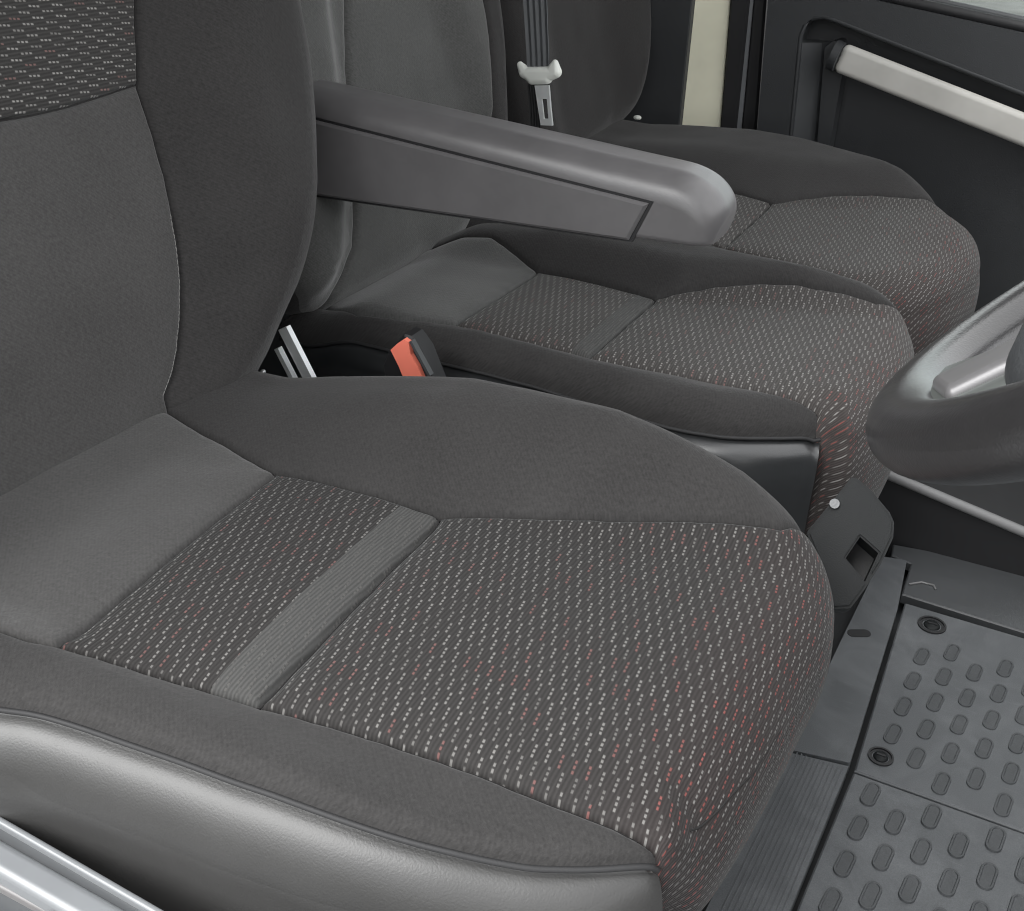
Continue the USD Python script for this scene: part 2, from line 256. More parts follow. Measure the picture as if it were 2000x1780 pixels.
# ------------------------------------------------------------------ upholstery: a padded sheet over a plan outline, rounded over the outline's edge, drawn in along the seams
class Pad:
    front_uv = False
    def __init__(s, O, e1, e2, n, outline, h0, R, groove=0.0042, gw=0.0018, puff=0.006, pw=0.012):
        s.O, s.e1, s.e2, s.n = (np.asarray(x, float) for x in (O, e1, e2, n))
        s.out = Polygon(outline).buffer(0); s.ring = s.out.exterior; s.h0, s.Rf = h0, R
        s.groove, s.gw, s.puff, s.pw = groove, gw, puff, pw; s.seams = None; s.panels = []
        if not s.ring.is_ccw: s.ring = LineString(list(s.ring.coords)[::-1])
        s.ring = LineString(s.ring.coords)
    def edge(s, p):
        pts = shapely.points(p); l = shapely.line_locate_point(s.ring, pts); d = shapely.distance(s.ring, pts)
        L = s.ring.length; c = lambda x: shapely.get_coordinates(shapely.line_interpolate_point(s.ring, np.mod(x, L)))
        t = c(l + 0.006) - c(l - 0.006); t /= np.linalg.norm(t, axis=1, keepdims=True) + 1e-12
        return d, c(l), np.c_[t[:, 1], -t[:, 0]]      # outward normal of a ccw ring
    def drop(s, p):
        d, e, nn = s.edge(p); R = s.Rf(e, nn); x = np.clip(1 - d / R, 0, 1)
        return R * (1 - np.sqrt(np.clip(1 - x * x, 0, 1))), R * (np.arcsin(x) - x), nn, R
    def smooth_h(s, p): return s.h0(p) - s.drop(p)[0]
    def world(s, p, h): return s.O + p[:, :1] * s.e1 + p[:, 1:2] * s.e2 + np.asarray(h)[:, None] * s.n
    def pick(s, uv):
        """plan coordinates where the sight lines meet the pad"""
        out = []
        for u, v in uv:
            h = 0.0
            for _ in range(25):
                q = at_plane(u, v, s.O + s.n * h, s.n) - s.O; p = np.array([[q @ s.e1, q @ s.e2]])
                h = 0.6 * h + 0.4 * (float(s.smooth_h(p)[0]) - s.groove - s.puff + 0.0008)
            out.append(p[0])
        return np.array(out)
    def split(s, parts, nocord=()):
        """parts: [(name, polygon, material, label)] tiling the plan"""
        left = s.out; res = []
        for name, poly, mat, label in parts:
            g = left.intersection(Polygon(poly).buffer(0)) if poly is not None else left
            left = left.difference(g.buffer(1e-7))
            if g.geom_type != 'Polygon': g = max(g.geoms, key=lambda k: k.area)
            res.append((name, g, mat, label))
        bl = [g.exterior.difference(s.ring.buffer(4e-4)) for _, g, _, _ in res]
        s.seams = shapely.union_all(bl); s.res = res
        for l in nocord: s.seams = s.seams.difference(LineString(l).buffer(6e-4))
    def height(s, p):
        h = s.smooth_h(p); dd, arc, nn, R = s.drop(p); p3 = np.c_[p, np.zeros(len(p))]
        h = h + 0.0024 * (meshkit.noise(p3 * 11 + 3.1, 1) - 0.5) + 0.0010 * (meshkit.noise(p3 * 34, 2) - 0.5)
        if s.seams is not None and not s.seams.is_empty:
            d = shapely.distance(s.seams, shapely.points(p))
            h = h + 0.0012 * (meshkit.noise(p3 * 95, 3) - 0.5) * np.exp(-d / 0.012)
            h = h - s.groove * np.exp(-(d / s.gw) ** 2) - s.puff * np.exp(-d / s.pw)
        if s.front_uv: return h, p + np.c_[dd, np.zeros(len(p))]
        w = smoothstep((nn[:, :1] - 0.15) / 0.3); ud = w * np.array([[1.0, 0.0]]) + (1 - w) * nn
        return h, p + ud / np.linalg.norm(ud, axis=1, keepdims=True) * arc[:, None]
    def mesh(s, g, res=0.007):
        def dens(line, step):
            L = line.length; k = max(int(L / step), 4); return shapely.get_coordinates(shapely.line_interpolate_point(line, np.linspace(0, L, k + 1)))
        pts = [dens(g.exterior, 0.0022)]
        for d in (0.0011, 0.0023, 0.004, 0.007, 0.011):
            b = g.buffer(-d)
            for q in getattr(b, 'geoms', [b]):
                if not q.is_empty: pts.append(dens(q.exterior, 0.0028 if d < 0.005 else 0.0045))
        for frac in (0.01, 0.04, 0.09, 0.16, 0.25, 0.36, 0.5, 0.65, 0.82):
            b = s.out.buffer(-frac * s.Rmax)
            for q in getattr(b, 'geoms', [b]):
                if not q.is_empty:
                    a = dens(q.exterior, 0.004); pts.append(a[shapely.contains_xy(g.buffer(-0.0008), a)])
        x0, y0, x1, y1 = g.bounds; gx, gy = np.meshgrid(np.arange(x0, x1, res), np.arange(y0, y1, res)); a = np.c_[gx.ravel(), gy.ravel()] + RNG.uniform(-1e-4, 1e-4, (gx.size, 2))
        pts.append(a[shapely.contains_xy(g.buffer(-0.004), a)])
        p = np.vstack(pts); p = p[np.unique(np.round(p / 2e-4).astype(int), axis=0, return_index=True)[1]]
        tri = Delaunay(p).simplices; c = p[tri].mean(1); tri = tri[shapely.contains_xy(g.buffer(2e-4), c)]
        ar = np.cross(p[tri[:, 1]] - p[tri[:, 0]], p[tri[:, 2]] - p[tri[:, 0]]); tri = tri[np.abs(ar) > 1e-9]; ar = ar[np.abs(ar) > 1e-9]
        tri[ar < 0] = tri[ar < 0][:, ::-1]
        h, uv = s.height(p); v = s.world(p, h)
        if np.dot(np.cross(s.e1, s.e2), s.n) < 0: tri = tri[:, ::-1]
        return v, tri, uv
    def build(s, parent, res=0.007):
        ln = shapely.line_merge(s.seams) if s.seams.geom_type != 'LineString' else s.seams
        done = []
        for l in getattr(ln, 'geoms', [ln]):
            if l.length < 0.05: continue
            q = shapely.get_coordinates(shapely.line_interpolate_point(l, np.linspace(0, l.length, max(int(l.length / 0.004), 4))))
            q = q[shapely.distance(s.ring, shapely.points(q)) > 0.009]
            if len(q) < 5: continue
            if done and shapely.distance(shapely.union_all(done), shapely.points(q)).max() < 0.002: continue
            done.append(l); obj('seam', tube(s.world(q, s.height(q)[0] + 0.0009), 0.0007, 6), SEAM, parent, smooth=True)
        for name, g, mat, label in s.res:
            v, f, uv = s.mesh(g, res); obj(name, (v, f), mat, parent, smooth=True, uv=uv, label=label)
    def skirt(s, keep, profile, step=0.006, along=None):
        """side wall hung from the outline where keep(edge points, normals) holds; profile [(outset, drop)] -> vertices, faces, uv"""
        L = s.ring.length; k = int(L / step); l = np.arange(k) * L / k
        e = shapely.get_coordinates(shapely.line_interpolate_point(s.ring, l))
        t = np.roll(e, -2, 0) - np.roll(e, 2, 0); t /= np.linalg.norm(t, axis=1, keepdims=True); nn = np.c_[t[:, 1], -t[:, 0]]
        ok = keep(e, nn); st = np.flatnonzero(ok & ~np.roll(ok, 1)); st = st[0] if len(st) else 0
        idx = [(st + i) % k for i in range(k)]; run = []
        for i in idx:
            if not ok[i]: break
            run.append(i)
        e, nn = e[run], nn[run]; hh, uv0 = s.height(e + -nn * 1e-5); R = s.Rf(e, nn)
        prof = np.asarray(profile(e, nn) if callable(profile) else np.broadcast_to(profile, (len(e),) + np.shape(profile)), float)   # (n, m, 2)
        arc = np.concatenate([np.zeros((len(e), 1)), np.cumsum(np.linalg.norm(np.diff(prof, axis=1), axis=2), axis=1)], 1)
        if (prof[0, 0] < 0).all(): arc = arc - arc[:, 1:2]       # a tucked-in first row behind the cloth
        m = prof.shape[1]; v, uv = [], []
        for j in range(m):
            q = e + nn * prof[:, j, :1]; v.append(s.world(q, hh - prof[:, j, 1])); uv.append(uv0 + (nn if along is None else np.array([along])) * arc[:, j:j + 1])
        v = np.stack(v, 1).reshape(-1, 3); uv = np.stack(uv, 1).reshape(-1, 2); f = []
        for i in range(len(e) - 1):
            for j in range(m - 1):
                a, b, c, d = i * m + j, (i + 1) * m + j, (i + 1) * m + j + 1, i * m + j + 1; f += [[a, c, b], [a, d, c]]
        return (v, np.array(f)), uv, s.world(e, hh)
CUSHION_AXES = ((0, 0, 0), (1, 0, 0), (0, 1, 0), (0, 0, 1))
def tilt_axes(x0, z0, deg):
    a = math.radians(deg); return ((x0, 0, z0), (-math.sin(a), 0, math.cos(a)), (0, 1, 0), (math.cos(a), 0, math.sin(a)))
def resample(prof, n=14):
    p = np.asarray(prof, float); return spline(p)[np.linspace(0, len(spline(p)) - 1, n).astype(int)]
def stitches(pad, plan, offset, length=0.0036, gap=0.0016, r=0.00032):
    """a row of short stitches beside a seam, one joined mesh"""
    ln = LineString(plan).offset_curve(offset); L = ln.length; parts = []
    for a in np.arange(0, L - length, length + gap):
        q = shapely.get_coordinates(shapely.line_interpolate_point(ln, np.linspace(a, a + length, 4))); h, _ = pad.height(q)
        w = pad.world(q, h + np.array([-0.0002, 0.0003, 0.0003, -0.0002])); parts.append(tube(w, r, 4))
    return trimesh.util.concatenate(parts)

# ================================================================== the van around the seats
obj('ground', trimesh.creation.box(extents=(120, 120, 0.1), transform=trimesh.transformations.translation_matrix((0, 0, -1.10))), CONCRETE, kind='structure')
obj('cabin_floor', trimesh.creation.box(bounds=[[-1.0, 0.22, -0.40], [0.9, 1.74, -0.362]]), TRIM, kind='structure')
obj('unseen_cabin_roof', rbox(-1.05, -0.22, 0.16, 1.80, 0.80, 0.84, 0.01), HEADLINER, kind='structure')  # out of view; front edge set by the light wanted on the seats
obj('added_dashboard', rbox(0.42, 0.90, 0.24, 1.70, -0.36, 0.26, 0.03), TRIM, kind='structure')  # unseen mass added to stop low light from the front
obj('added_door_frame', rbox(-1.00, -0.80, 0.14, 0.20, -0.40, 0.80, 0.01), TRIM, kind='structure')  # unseen upright added to shade the driver's backrest
obj('cabin_rear_wall', rbox(-1.02, -0.98, 0.20, 1.76, -0.36, 0.80, 0.006), TRIM, kind='structure')

# ================================================================== driver's seat
D = thing('driver_seat', 'large dark cloth driver seat in the foreground with red dashed inserts and grey armrest', 'car seat')
def near_w(nn): return smoothstep((-nn[:, 1] - 0.35) / 0.4)
near_px = [(-60, 1372), (0, 1385), (100, 1402), (300, 1468), (600, 1576), (800, 1642), (1000, 1690), (1100, 1699), (1200, 1699), (1288, 1684)]
near_pl = np.array([at_z(u, v, np.interp(u, [0, 300, 600, 800, 1000, 1200], [0.003, 0.004, 0.004, 0.0, -0.006, -0.0095]))[:2] for u, v in near_px])
out_d = [(-0.67, 0.224)] + [tuple(p) for p in spline([tuple(q) for q in near_pl] + [(-0.0815, 0.330), (-0.070, 0.36), (-0.063, 0.42), (-0.060, 0.48), (-0.058, 0.535), (-0.069, 0.586), (-0.100, 0.622), (-0.16, 0.638), (-0.28, 0.656), (-0.40, 0.662), (-0.50, 0.655), (-0.58, 0.64), (-0.67, 0.62)])]
def h_driver(p):
    x, y = p[:, 0], p[:, 1]
    ys = np.interp(x, [-0.6, -0.45, -0.325, -0.1, -0.03], [0.475, 0.49, 0.50, 0.555, 0.58])
    far = smoothstep((y - ys + 0.01) / 0.12) * np.interp(x, [-0.64, -0.56, -0.47, -0.38, -0.25, -0.15, -0.09], [0.004, 0.010, 0.024, 0.041, 0.050, 0.043, 0.026])
    near = 0.010 * smoothstep((0.30 - y) / 0.04) * smoothstep((-0.10 - x) / 0.15)
    mid = 0.004 * np.sin((x + 0.62) / 0.57 * math.pi) + 0.003 * np.cos((y - 0.39) * 14)
    rear = 0.008 * smoothstep((-0.54 - x) / 0.08)
    xc = np.interp(y, [0.29, 0.50], [-0.315, -0.326]); d = xc - x
    dip = -np.where(d > 0, 0.0035 * np.exp(-np.maximum(d, 0) / 0.012), 0.0035 * np.exp(np.minimum(d, 0) / 0.004)) * smoothstep((y - 0.288) / 0.022) * smoothstep((0.515 - y) / 0.03)
    return far + near + mid + rear + dip
XCOR = near_pl[-1][0]
def R_driver(e, nn):
    w = smoothstep((XCOR + 0.018 - e[:, 0]) / 0.014) * (e[:, 1] < 0.40)
    return 0.042 * (1 - w) + 0.010 * w
pad = Pad(*CUSHION_AXES, out_d, h_driver, R_driver, puff=0.005); pad.Rmax = 0.042; pad.front_uv = True
farpx = [(330, 812), (390, 850), (440, 876), (490, 906), (540, 932), (640, 952), (740, 976), (800, 996), (860, 1017), (1000, 1017), (1150, 1018), (1300, 1021), (1420, 1027), (1520, 1042), (1580, 1062), (1622, 1090)]
far = pad.pick(farpx); far_pl = np.vstack([[-0.69, far[0, 1] - 0.015], far, [far[-1, 0] + 0.03, far[-1, 1] - 0.01], [0.0, far[-1, 1] - 0.01]])
nearpx = [(0, 1240), (60, 1262), (112, 1272), (230, 1306), (370, 1348), (505, 1391), (700, 1442), (900, 1506), (1100, 1586), (1200, 1626), (1278, 1668)]
nr = pad.pick(nearpx); near_s = np.vstack([[-0.69, nr[0, 1] - 0.02], nr, [nr[-1, 0] + 0.006, nr[-1, 1] - 0.006], [nr[-1, 0] + 0.004, nr[-1, 1] - 0.04]])
iB, iC, jB, jC = 4, 8, 2, 5
front_px = [(1281, 1668), (1330, 1655), (1400, 1604), (1470, 1530), (1530, 1440), (1580, 1330), (1612, 1230), (1622, 1160), (1622, 1090)]
fl = pad.pick(front_px)
poly = {}
rear_in = np.vstack([far[iB:iC + 1], nr[jB:jC + 1][::-1]])
front_in = np.vstack([far[iC:], fl[::-1], nr[jC:][::-1]])
rear_pan = np.vstack([[[-0.69, far[0, 1] - 0.015]], far[:iB + 1], nr[:jB + 1][::-1], [[-0.69, nr[0, 1] - 0.02]]])
near_b = np.vstack([near_s, [[-0.05, 0.1], [-0.8, 0.1]]])
far_b = np.vstack([far_pl[:-2], [[far[-1, 0] + 0.04, far[-1, 1] + 0.012], [0.1, 0.8], [-0.8, 0.8]]])
def on_line(line, x):
    o = np.argsort(line[:, 0]); return np.array([[x, np.interp(x, line[o, 0], line[o, 1])]])
fz0, nz0 = on_line(far[:12], far[iC, 0] - 0.031), on_line(nr, nr[jC, 0] - 0.031)  # ends of the strip painted as the roll's lit slope
pad.split([('rear_cushion_panel', rear_pan, KNIT_SMOOTH, None), ('lit_cushion_roll', np.vstack([far[iC:iC + 1], fz0, nz0, nr[jC:jC + 1]]), DASH_LIT_ROLL, None), ('patterned_cushion_panel', rear_in, DASH, None), 
           ('cushion_bolster', far_b, KNIT, None), ('cushion_bolster', near_b, KNIT, None), ('patterned_cushion_panel', None, DASH, None)], nocord=[np.vstack([fz0, nz0])])
pad.build(D, 0.006)
fs_ = shapely.get_coordinates(LineString(pad.pick([(1345, 1642), (1400, 1604), (1470, 1530), (1520, 1450)])).segmentize(0.004))
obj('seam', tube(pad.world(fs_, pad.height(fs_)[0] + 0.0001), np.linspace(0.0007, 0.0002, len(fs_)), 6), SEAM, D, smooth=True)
xcor = near_pl[-1][0]
iscorner = lambda e, nn: (nn[:, 1] < 0.2) & (e[:, 0] > -0.66) & (e[:, 0] < xcor) & (e[:, 1] < 0.4)
prof = np.array([(0, 0), (-0.0010, 0.0028), (0.0, 0.0036)] + [(0.022 * math.sin(a), 0.0040 + 0.042 * (1 - math.cos(a))) for a in np.linspace(0.06, math.pi / 2, 18)] + [(0.022 - 0.016 * k ** 1.6, 0.046 + 0.18 * k) for k in np.linspace(0.06, 1, 12)])
prof_old = resample([(0, 0), (-0.0012, 0.003), (0.002, 0.0040), (0.011, 0.0090), (0.020, 0.017), (0.0255, 0.028), (0.027, 0.042), (0.025, 0.068), (0.018, 0.11), (0.010, 0.16), (0.004, 0.22)], 24)
def side_prof(e, nn):
    k = 1 - 0.75 * smoothstep((e[:, 0] + 0.13) / 0.06)
    return np.stack([k[:, None] * prof[None, :, 0], np.broadcast_to(prof[None, :, 1], (len(e), len(prof)))], 2)
m, uv, rim = pad.skirt(iscorner, side_prof, 0.004); obj('side_cover', m, VINYL, D, smooth=True, uv=uv)
obj('piping', tube(rim + [0, -0.0005, 0.0002], 0.0017, 6), THREAD_DARK, D, smooth=True)
fprof = resample([(0, 0), (0.0005, 0.015), (-0.002, 0.035), (-0.009, 0.056), (-0.022, 0.076), (-0.045, 0.092)], 16); fprof = np.vstack([[-0.002, -0.004], fprof])
m, uv, _ = pad.skirt(lambda e, nn: (nn[:, 1] < 0.72) & (e[:, 0] >= np.where(e[:, 1] < 0.4, xcor - 0.005, -0.3)), fprof, 0.0022, (1.0, 0.0)); obj('front_face', m, DASH, D, smooth=True, uv=uv)
m, uv, _ = pad.skirt(lambda e, nn: (nn[:, 1] >= 0.70) & (e[:, 0] > -0.66), resample([(0, 0), (0.004, 0.02), (0.003, 0.06), (-0.004, 0.12), (-0.01, 0.2)], 10)); obj('side_cover', m, VINYL_BLACK, D, smooth=True, uv=uv)
obj('seat_base', rbox(-0.60, -0.12, 0.27, 0.62, -0.36, -0.07, 0.02), BLACK, D)

# backrest
ax = tilt_axes(-0.62, 0.0, 12); nB = np.array(ax[3])
def bplan(px, off):
    o = []
    for u, v in px:
        q = at_plane(u, v, np.array(ax[0]) + nB * off, nB) - np.array(ax[0]); o.append((q @ np.array(ax[1]), q[1]))
    return np.array(o)
R_B = 0.055
sil = bplan([(585, -60), (590, 0), (612, 120), (622, 230), (622, 330), (610, 470), (572, 600), (530, 692), (440, 757)], 0.036)
sil = np.array([[b + (0, 0, 0, 0, 0, 0, -0.006, -0.022, -0.055)[i], y + (0.003, 0.003, 0.002, -0.001, -0.005, -0.003, 0.004, 0.008, 0.006)[i]] for i, (b, y) in enumerate(sil)])
out_b = [(0.62, sil[0, 1] - 0.02)] + [(0.42, sil[0, 1] - 0.002)] + [tuple(p) for p in spline(sil)] + [(-0.095, 0.50), (-0.11, 0.44), (-0.11, 0.30), (-0.09, 0.20), (0.02, 0.13), (0.30, 0.10), (0.62, 0.12)]
def h_back(p):
    b, y = p[:, 0], p[:, 1]
    ys = np.interp(b, [0.0, 0.02, 0.05, 0.09, 0.15, 0.24, 0.31, 0.6], [0.50, 0.52, 0.548, 0.572, 0.588, 0.596, 0.62, 0.63])
    fade = np.interp(b, [-0.08, 0.0, 0.06, 0.14], [0.3, 0.5, 0.85, 1.0])
    s = smoothstep((y - ys + 0.005) / 0.10) * 0.048 * fade + smoothstep((0.86 - y - ys + 0.005) / 0.10) * 0.048 * fade
    return 0.012 + s + 0.012 * np.exp(-((b - 0.10) / 0.08) ** 2)
bk = Pad(*ax, out_b, h_back, lambda e, nn: np.full(len(e), R_B), puff=0.004, pw=0.014); bk.Rmax = R_B
sm_px = [(262, 0), (265, 90), (268, 178), (284, 225), (300, 280), (320, 350), (335, 420), (345, 490), (350, 560), (350, 620), (345, 680), (334, 730), (318, 775)]
sm_pl = bk.pick(sm_px); top_line = bk.pick([(0, 236), (40, 230), (80, 222), (130, 210), (200, 188), (268, 166)])
sm_full = np.vstack([[0.75, sm_pl[0, 1] + 0.03], sm_pl, [-0.10, sm_pl[-1, 1] - 0.02]])
bol = np.vstack([sm_full, [[-0.1, 1.2], [0.75, 1.2]]]); mir = sm_full * [1, -1] + [0, 0.84]
bol2 = np.vstack([mir, [[-0.1, -0.5], [0.75, -0.5]]])
top_full = np.vstack([[top_line[0, 0] - 0.004, 0.0], top_line[0] - [0.0, 0.12], top_line, [top_line[-1, 0] + 0.002, 1.0]])
pat = np.vstack([top_full, [[0.75, 1.0], [0.75, 0.0]]])
bk.split([('backrest_bolster', bol, KNIT, None), ('backrest_bolster', bol2, KNIT, None), ('patterned_backrest_panel', pat, DASH_BACK, None), ('lower_backrest_panel', None, KNIT_SMOOTH, None)])
bk.build(D, 0.008)
m, uv, _ = bk.skirt(lambda e, nn: (nn[:, 0] < 0.8), resample([(0, 0), (0.003, 0.02), (0.0, 0.05), (-0.01, 0.09), (-0.02, 0.13)], 10)); obj('backrest_side', m, KNIT, D, smooth=True, uv=uv)
obj('stitching', stitches(bk, sm_pl[6:], 0.0035), THREAD, D)
obj('backrest_shell', rbox(-0.80, -0.70, 0.16, 0.68, 0.0, 0.55, 0.03), BLACK, D)

# armrest on the far side of the backrest: cover, side plate, end
YA, YB = 0.800, 0.872
A = (free(D[0], 'armrest'), D[1]); UsdGeom.Xform.Define(stage, A[0])
def ap(u, v): q = at_y(u, v, YA); return np.array([q[0], q[2]])
tl, bl, br, fr_, frt = ap(548, 190), ap(548, 364), ap(1400, 493), ap(1436, 440), ap(1436, 385)
topf = [at_y(u, v, YB) for u, v in ((548, 124), (900, 200), (1200, 268), (1385, 330))]
ym, hw = (YA + YB) / 2, (YB - YA) / 2; xe = at_y(1437, 400, ym + 0.008)[0]; xr = at_y(548, 124, YB)[0]
def arm_mesh():
    ts = np.concatenate([np.linspace(0, 0.80, 12), 0.80 + 0.20 * np.sin(np.linspace(0, math.pi / 2, 26))[1:]]); rows = []
    zt0, zt1 = topf[0][2], topf[2][2] + (topf[2][2] - topf[0][2]) / (topf[2][0] - topf[0][0]) * (xe - topf[2][0]); zb0, zb1 = bl[1], br[1]
    for t in ts:
        x = xr + (xe - xr) * t; zt_, zb_ = zt0 + (zt1 - zt0) * t, zb0 + (zb1 - zb0) * t
        u = np.clip((x - (xe - 0.048)) / 0.048, 0, 1); zt_ -= 0.030 * (1 - math.sqrt(max(1 - u * u, 0)))
        w = np.clip((x - (xe - 0.024)) / 0.024, 0, 1); h = hw * (0.58 + 0.42 * math.sqrt(max(1 - w ** 2.4, 0)))
        rt, rb = min(0.026, h * 0.75), 0.006; sec = []
        for cy, cz, r_, a0 in ((h - rb, zb_ + rb, rb, -90), (h - rt, zt_ - rt, rt, 0), (-h + rt, zt_ - rt, rt, 90), (-h + rb, zb_ + rb, rb, 180)):
            for a_ in np.linspace(a0, a0 + 90, 9): sec.append((cy + r_ * math.cos(math.radians(a_)), cz + r_ * math.sin(math.radians(a_))))
        rows.append([(x - 0.008 * smoothstep((t - 0.8) / 0.2) * (1 - (z - zb_) / (zt_ - zb_)) , ym + y, z) for y, z in sec])
    V = np.array(rows); n, k = V.shape[:2]; Fc = []
    for i in range(n - 1):
        for j in range(k):
            q = [i * k + j, i * k + (j + 1) % k, (i + 1) * k + (j + 1) % k, (i + 1) * k + j]; Fc += [[q[0], q[1], q[2]], [q[0], q[2], q[3]]]
    V = V.reshape(-1, 3)
    for e in (0, n - 1):
        c = len(V); V = np.vstack([V, V[e * k:(e + 1) * k].mean(0)]); Fc += [[c, e * k + (j + (1 if e else 0)) % k, e * k + (j + (0 if e else 1)) % k] for j in range(k)]
    m = trimesh.Trimesh(V, Fc, process=False); trimesh.repair.fix_normals(m); return m
obj('cover', arm_mesh(), ARM, A, smooth=45)
pl = Polygon([ap(556, 219), ap(1268, 397), ap(1229, 468), ap(556, 371)])
obj('side_plate', extrude_y(pl, YA - 0.0042, YA + 0.004, 0.0024), ARM, A, smooth=20)
gp = Polygon([ap(552, 213), ap(1277, 394), ap(1235, 473), ap(552, 375)])
obj('plate_gap', extrude_y(gp, YA - 0.0006, YA + 0.004), BLACK, A, smooth=20)

# ================================================================== middle and passenger seats
MID = thing('middle_seat', 'narrow middle seat with striped dashed cushion between the driver seat and the passenger seat', 'car seat')
mid_near = np.array([at_z(u, v, -0.030)[:2] for u, v in [(520, 608), (570, 627), (640, 648), (730, 674), (830, 706), (1000, 750), (1150, 795), (1300, 840), (1380, 855), (1440, 860), (1520, 856), (1605, 848)]])
out_m = [(-0.72, mid_near[0, 1] - 0.01)] + [tuple(p) for p in spline([tuple(q) for q in mid_near] + [(-0.105, 0.805), (-0.089, 0.86), (-0.082, 0.92), (-0.084, 0.98), (-0.095, 1.035), (-0.14, 1.072), (-0.30, 1.085), (-0.50, 1.085), (-0.72, 1.08)])]
def h_mid(p):
    x, y = p[:, 0], p[:, 1]
    fade = np.interp(x, [-0.7, -0.6, -0.5, -0.3, -0.16, -0.1], [0.1, 0.6, 1, 1, 1.0, 0.8])
    ys = np.interp(x, [-0.5, -0.33, -0.2, -0.1], [0.965, 0.95, 1.0, 1.02])
    return 0.030 * smoothstep((y - ys + 0.005) / 0.07) * fade + 0.003 * smoothstep((0.80 - y) / 0.04) * fade + 0.004 * np.sin((x + 0.66) / 0.57 * math.pi) - 0.02 * smoothstep((-0.6 - x) / 0.08)
mp = Pad(*CUSHION_AXES, out_m, h_mid, lambda e, nn: 0.040 * (1 - near_w(nn)) + 0.034 * near_w(nn), puff=0.005); mp.Rmax = 0.04; mp.front_uv = True
mf_px = [(960, 470), (1010, 505), (1050, 537), (1120, 550), (1200, 568), (1280, 590), (1330, 576), (1400, 564), (1480, 557), (1560, 560), (1640, 575), (1710, 598), (1765, 634)]
mfar = mp.pick(mf_px)
mn_px = [(590, 604), (700, 618), (800, 630), (890, 642), (1020, 672), (1150, 706), (1270, 730), (1400, 757), (1500, 775), (1560, 792), (1600, 815), (1618, 842)]
mn_px = mn_px[:-2] + [(1596, 812), (1618, 846)]
mnr = mp.pick(mn_px); iB, iC, jB, jC = 2, 5, 3, 5
ffx = [(1618, 842), (1650, 835), (1700, 790), (1745, 725), (1768, 680), (1765, 634)]
m_rear = np.vstack([[[-0.75, mfar[0, 1]]], mfar[:iB + 1], mnr[:jB + 1][::-1], [[-0.75, mnr[0, 1] - 0.02]]])
m_in = np.vstack([mfar[iB:iC + 1], mnr[jB:jC + 1][::-1]])
m_nb = np.vstack([[[-0.8, mnr[0, 1] - 0.02]], mnr, [[mnr[-1, 0] + 0.001, mnr[-1, 1] - 0.06], [-0.8, 0.5]]])
m_fb = np.vstack([[[-0.8, mfar[0, 1] - 0.002]], mfar, [[mfar[-1, 0] + 0.04, mfar[-1, 1] + 0.012], [0.1, 1.4], [-0.8, 1.4]]])
fz1, nz1 = on_line(mfar[:8], mfar[iC, 0] - 0.020), on_line(mnr, mnr[jC, 0] - 0.020)  # same painted lit strip on the middle cushion
mp.split([('rear_cushion_panel', m_rear, KNIT_FAR, None), ('lit_cushion_roll', np.vstack([mfar[iC:iC + 1], fz1, nz1, mnr[jC:jC + 1]]), DASH_LIT_ROLL, None), ('patterned_cushion_panel', m_in, DASH_MID, None), ('cushion_bolster', m_fb, KNIT, None), ('cushion_bolster', m_nb, KNIT, None), ('patterned_cushion_panel', None, DASH_MID, None)], nocord=[np.vstack([fz1, nz1])])
mp.build(MID, 0.008)
xm = mid_near[-1][0]
m, uv, rim = mp.skirt(lambda e, nn: (e[:, 0] < xm) & (e[:, 1] < 0.86) & (e[:, 0] > -0.70), resample([(0, 0), (-0.001, 0.003), (0.006, 0.0045), (0.013, 0.012), (0.015, 0.028), (0.006, 0.07), (0.0, 0.13), (-0.006, 0.2)], 14)); obj('side_cover', m, VINYL_BLACK, MID, smooth=True, uv=uv)
obj('piping', tube(rim, 0.0018, 6), THREAD_DARK, MID, smooth=True)
mprof = np.vstack([[-0.002, -0.004], resample([(0, 0), (0.004, 0.02), (0.004, 0.05), (0.0, 0.09), (-0.012, 0.14), (-0.03, 0.18)], 14)])
m, uv, _ = mp.skirt(lambda e, nn: (nn[:, 1] < 0.72) & (e[:, 0] >= np.where(e[:, 1] < 0.86, xm - 0.006, -0.3)), mprof, 0.0025, (1.0, 0.0)); obj('front_face', m, DASH_MID, MID, smooth=True, uv=uv)
m, uv, _ = mp.skirt(lambda e, nn: (nn[:, 1] >= 0.70) & (e[:, 0] > -0.70), resample([(0, 0), (0.003, 0.02), (0.0, 0.1), (-0.01, 0.2)], 8)); obj('side_cover', m, KNIT, MID, smooth=True, uv=uv)
obj('seat_base', rbox(-0.66, -0.16, 0.76, 1.04, -0.36, -0.06, 0.02), BLACK, MID)
# backrest of the middle seat
axm = tilt_axes(-0.67, 0.0, 12)
def bplan2(px, off, ax):
    n = np.array(ax[3]); o = []
    for u, v in px:
        q = at_plane(u, v, np.array(ax[0]) + n * off, n) - np.array(ax[0]); o.append((q @ np.array(ax[1]), q[1]))
    return np.array(o)
out_mb = spline([(0.60, 0.76), (0.20, 0.755), (0.05, 0.765), (-0.01, 0.79), (-0.03, 0.84), (-0.035, 0.95), (-0.03, 1.10), (0.0, 1.17), (0.06, 1.215), (0.14, 1.24), (0.3, 1.265), (0.60, 1.25)])
def h_mb(p):
    b, y = p[:, 0], p[:, 1]
    yl = np.interp(b, [-0.02, 0.0, 0.036, 0.08, 0.2, 0.28, 0.6], [0.80, 0.815, 0.856, 0.874, 0.905, 0.925, 0.93])
    return 0.015 + 0.022 * smoothstep((yl - y + 0.005) / 0.05) + 0.022 * smoothstep((y - (2.02 - yl) + 0.005) / 0.05) + 0.006 * np.exp(-((b - 0.2) / 0.1) ** 2)
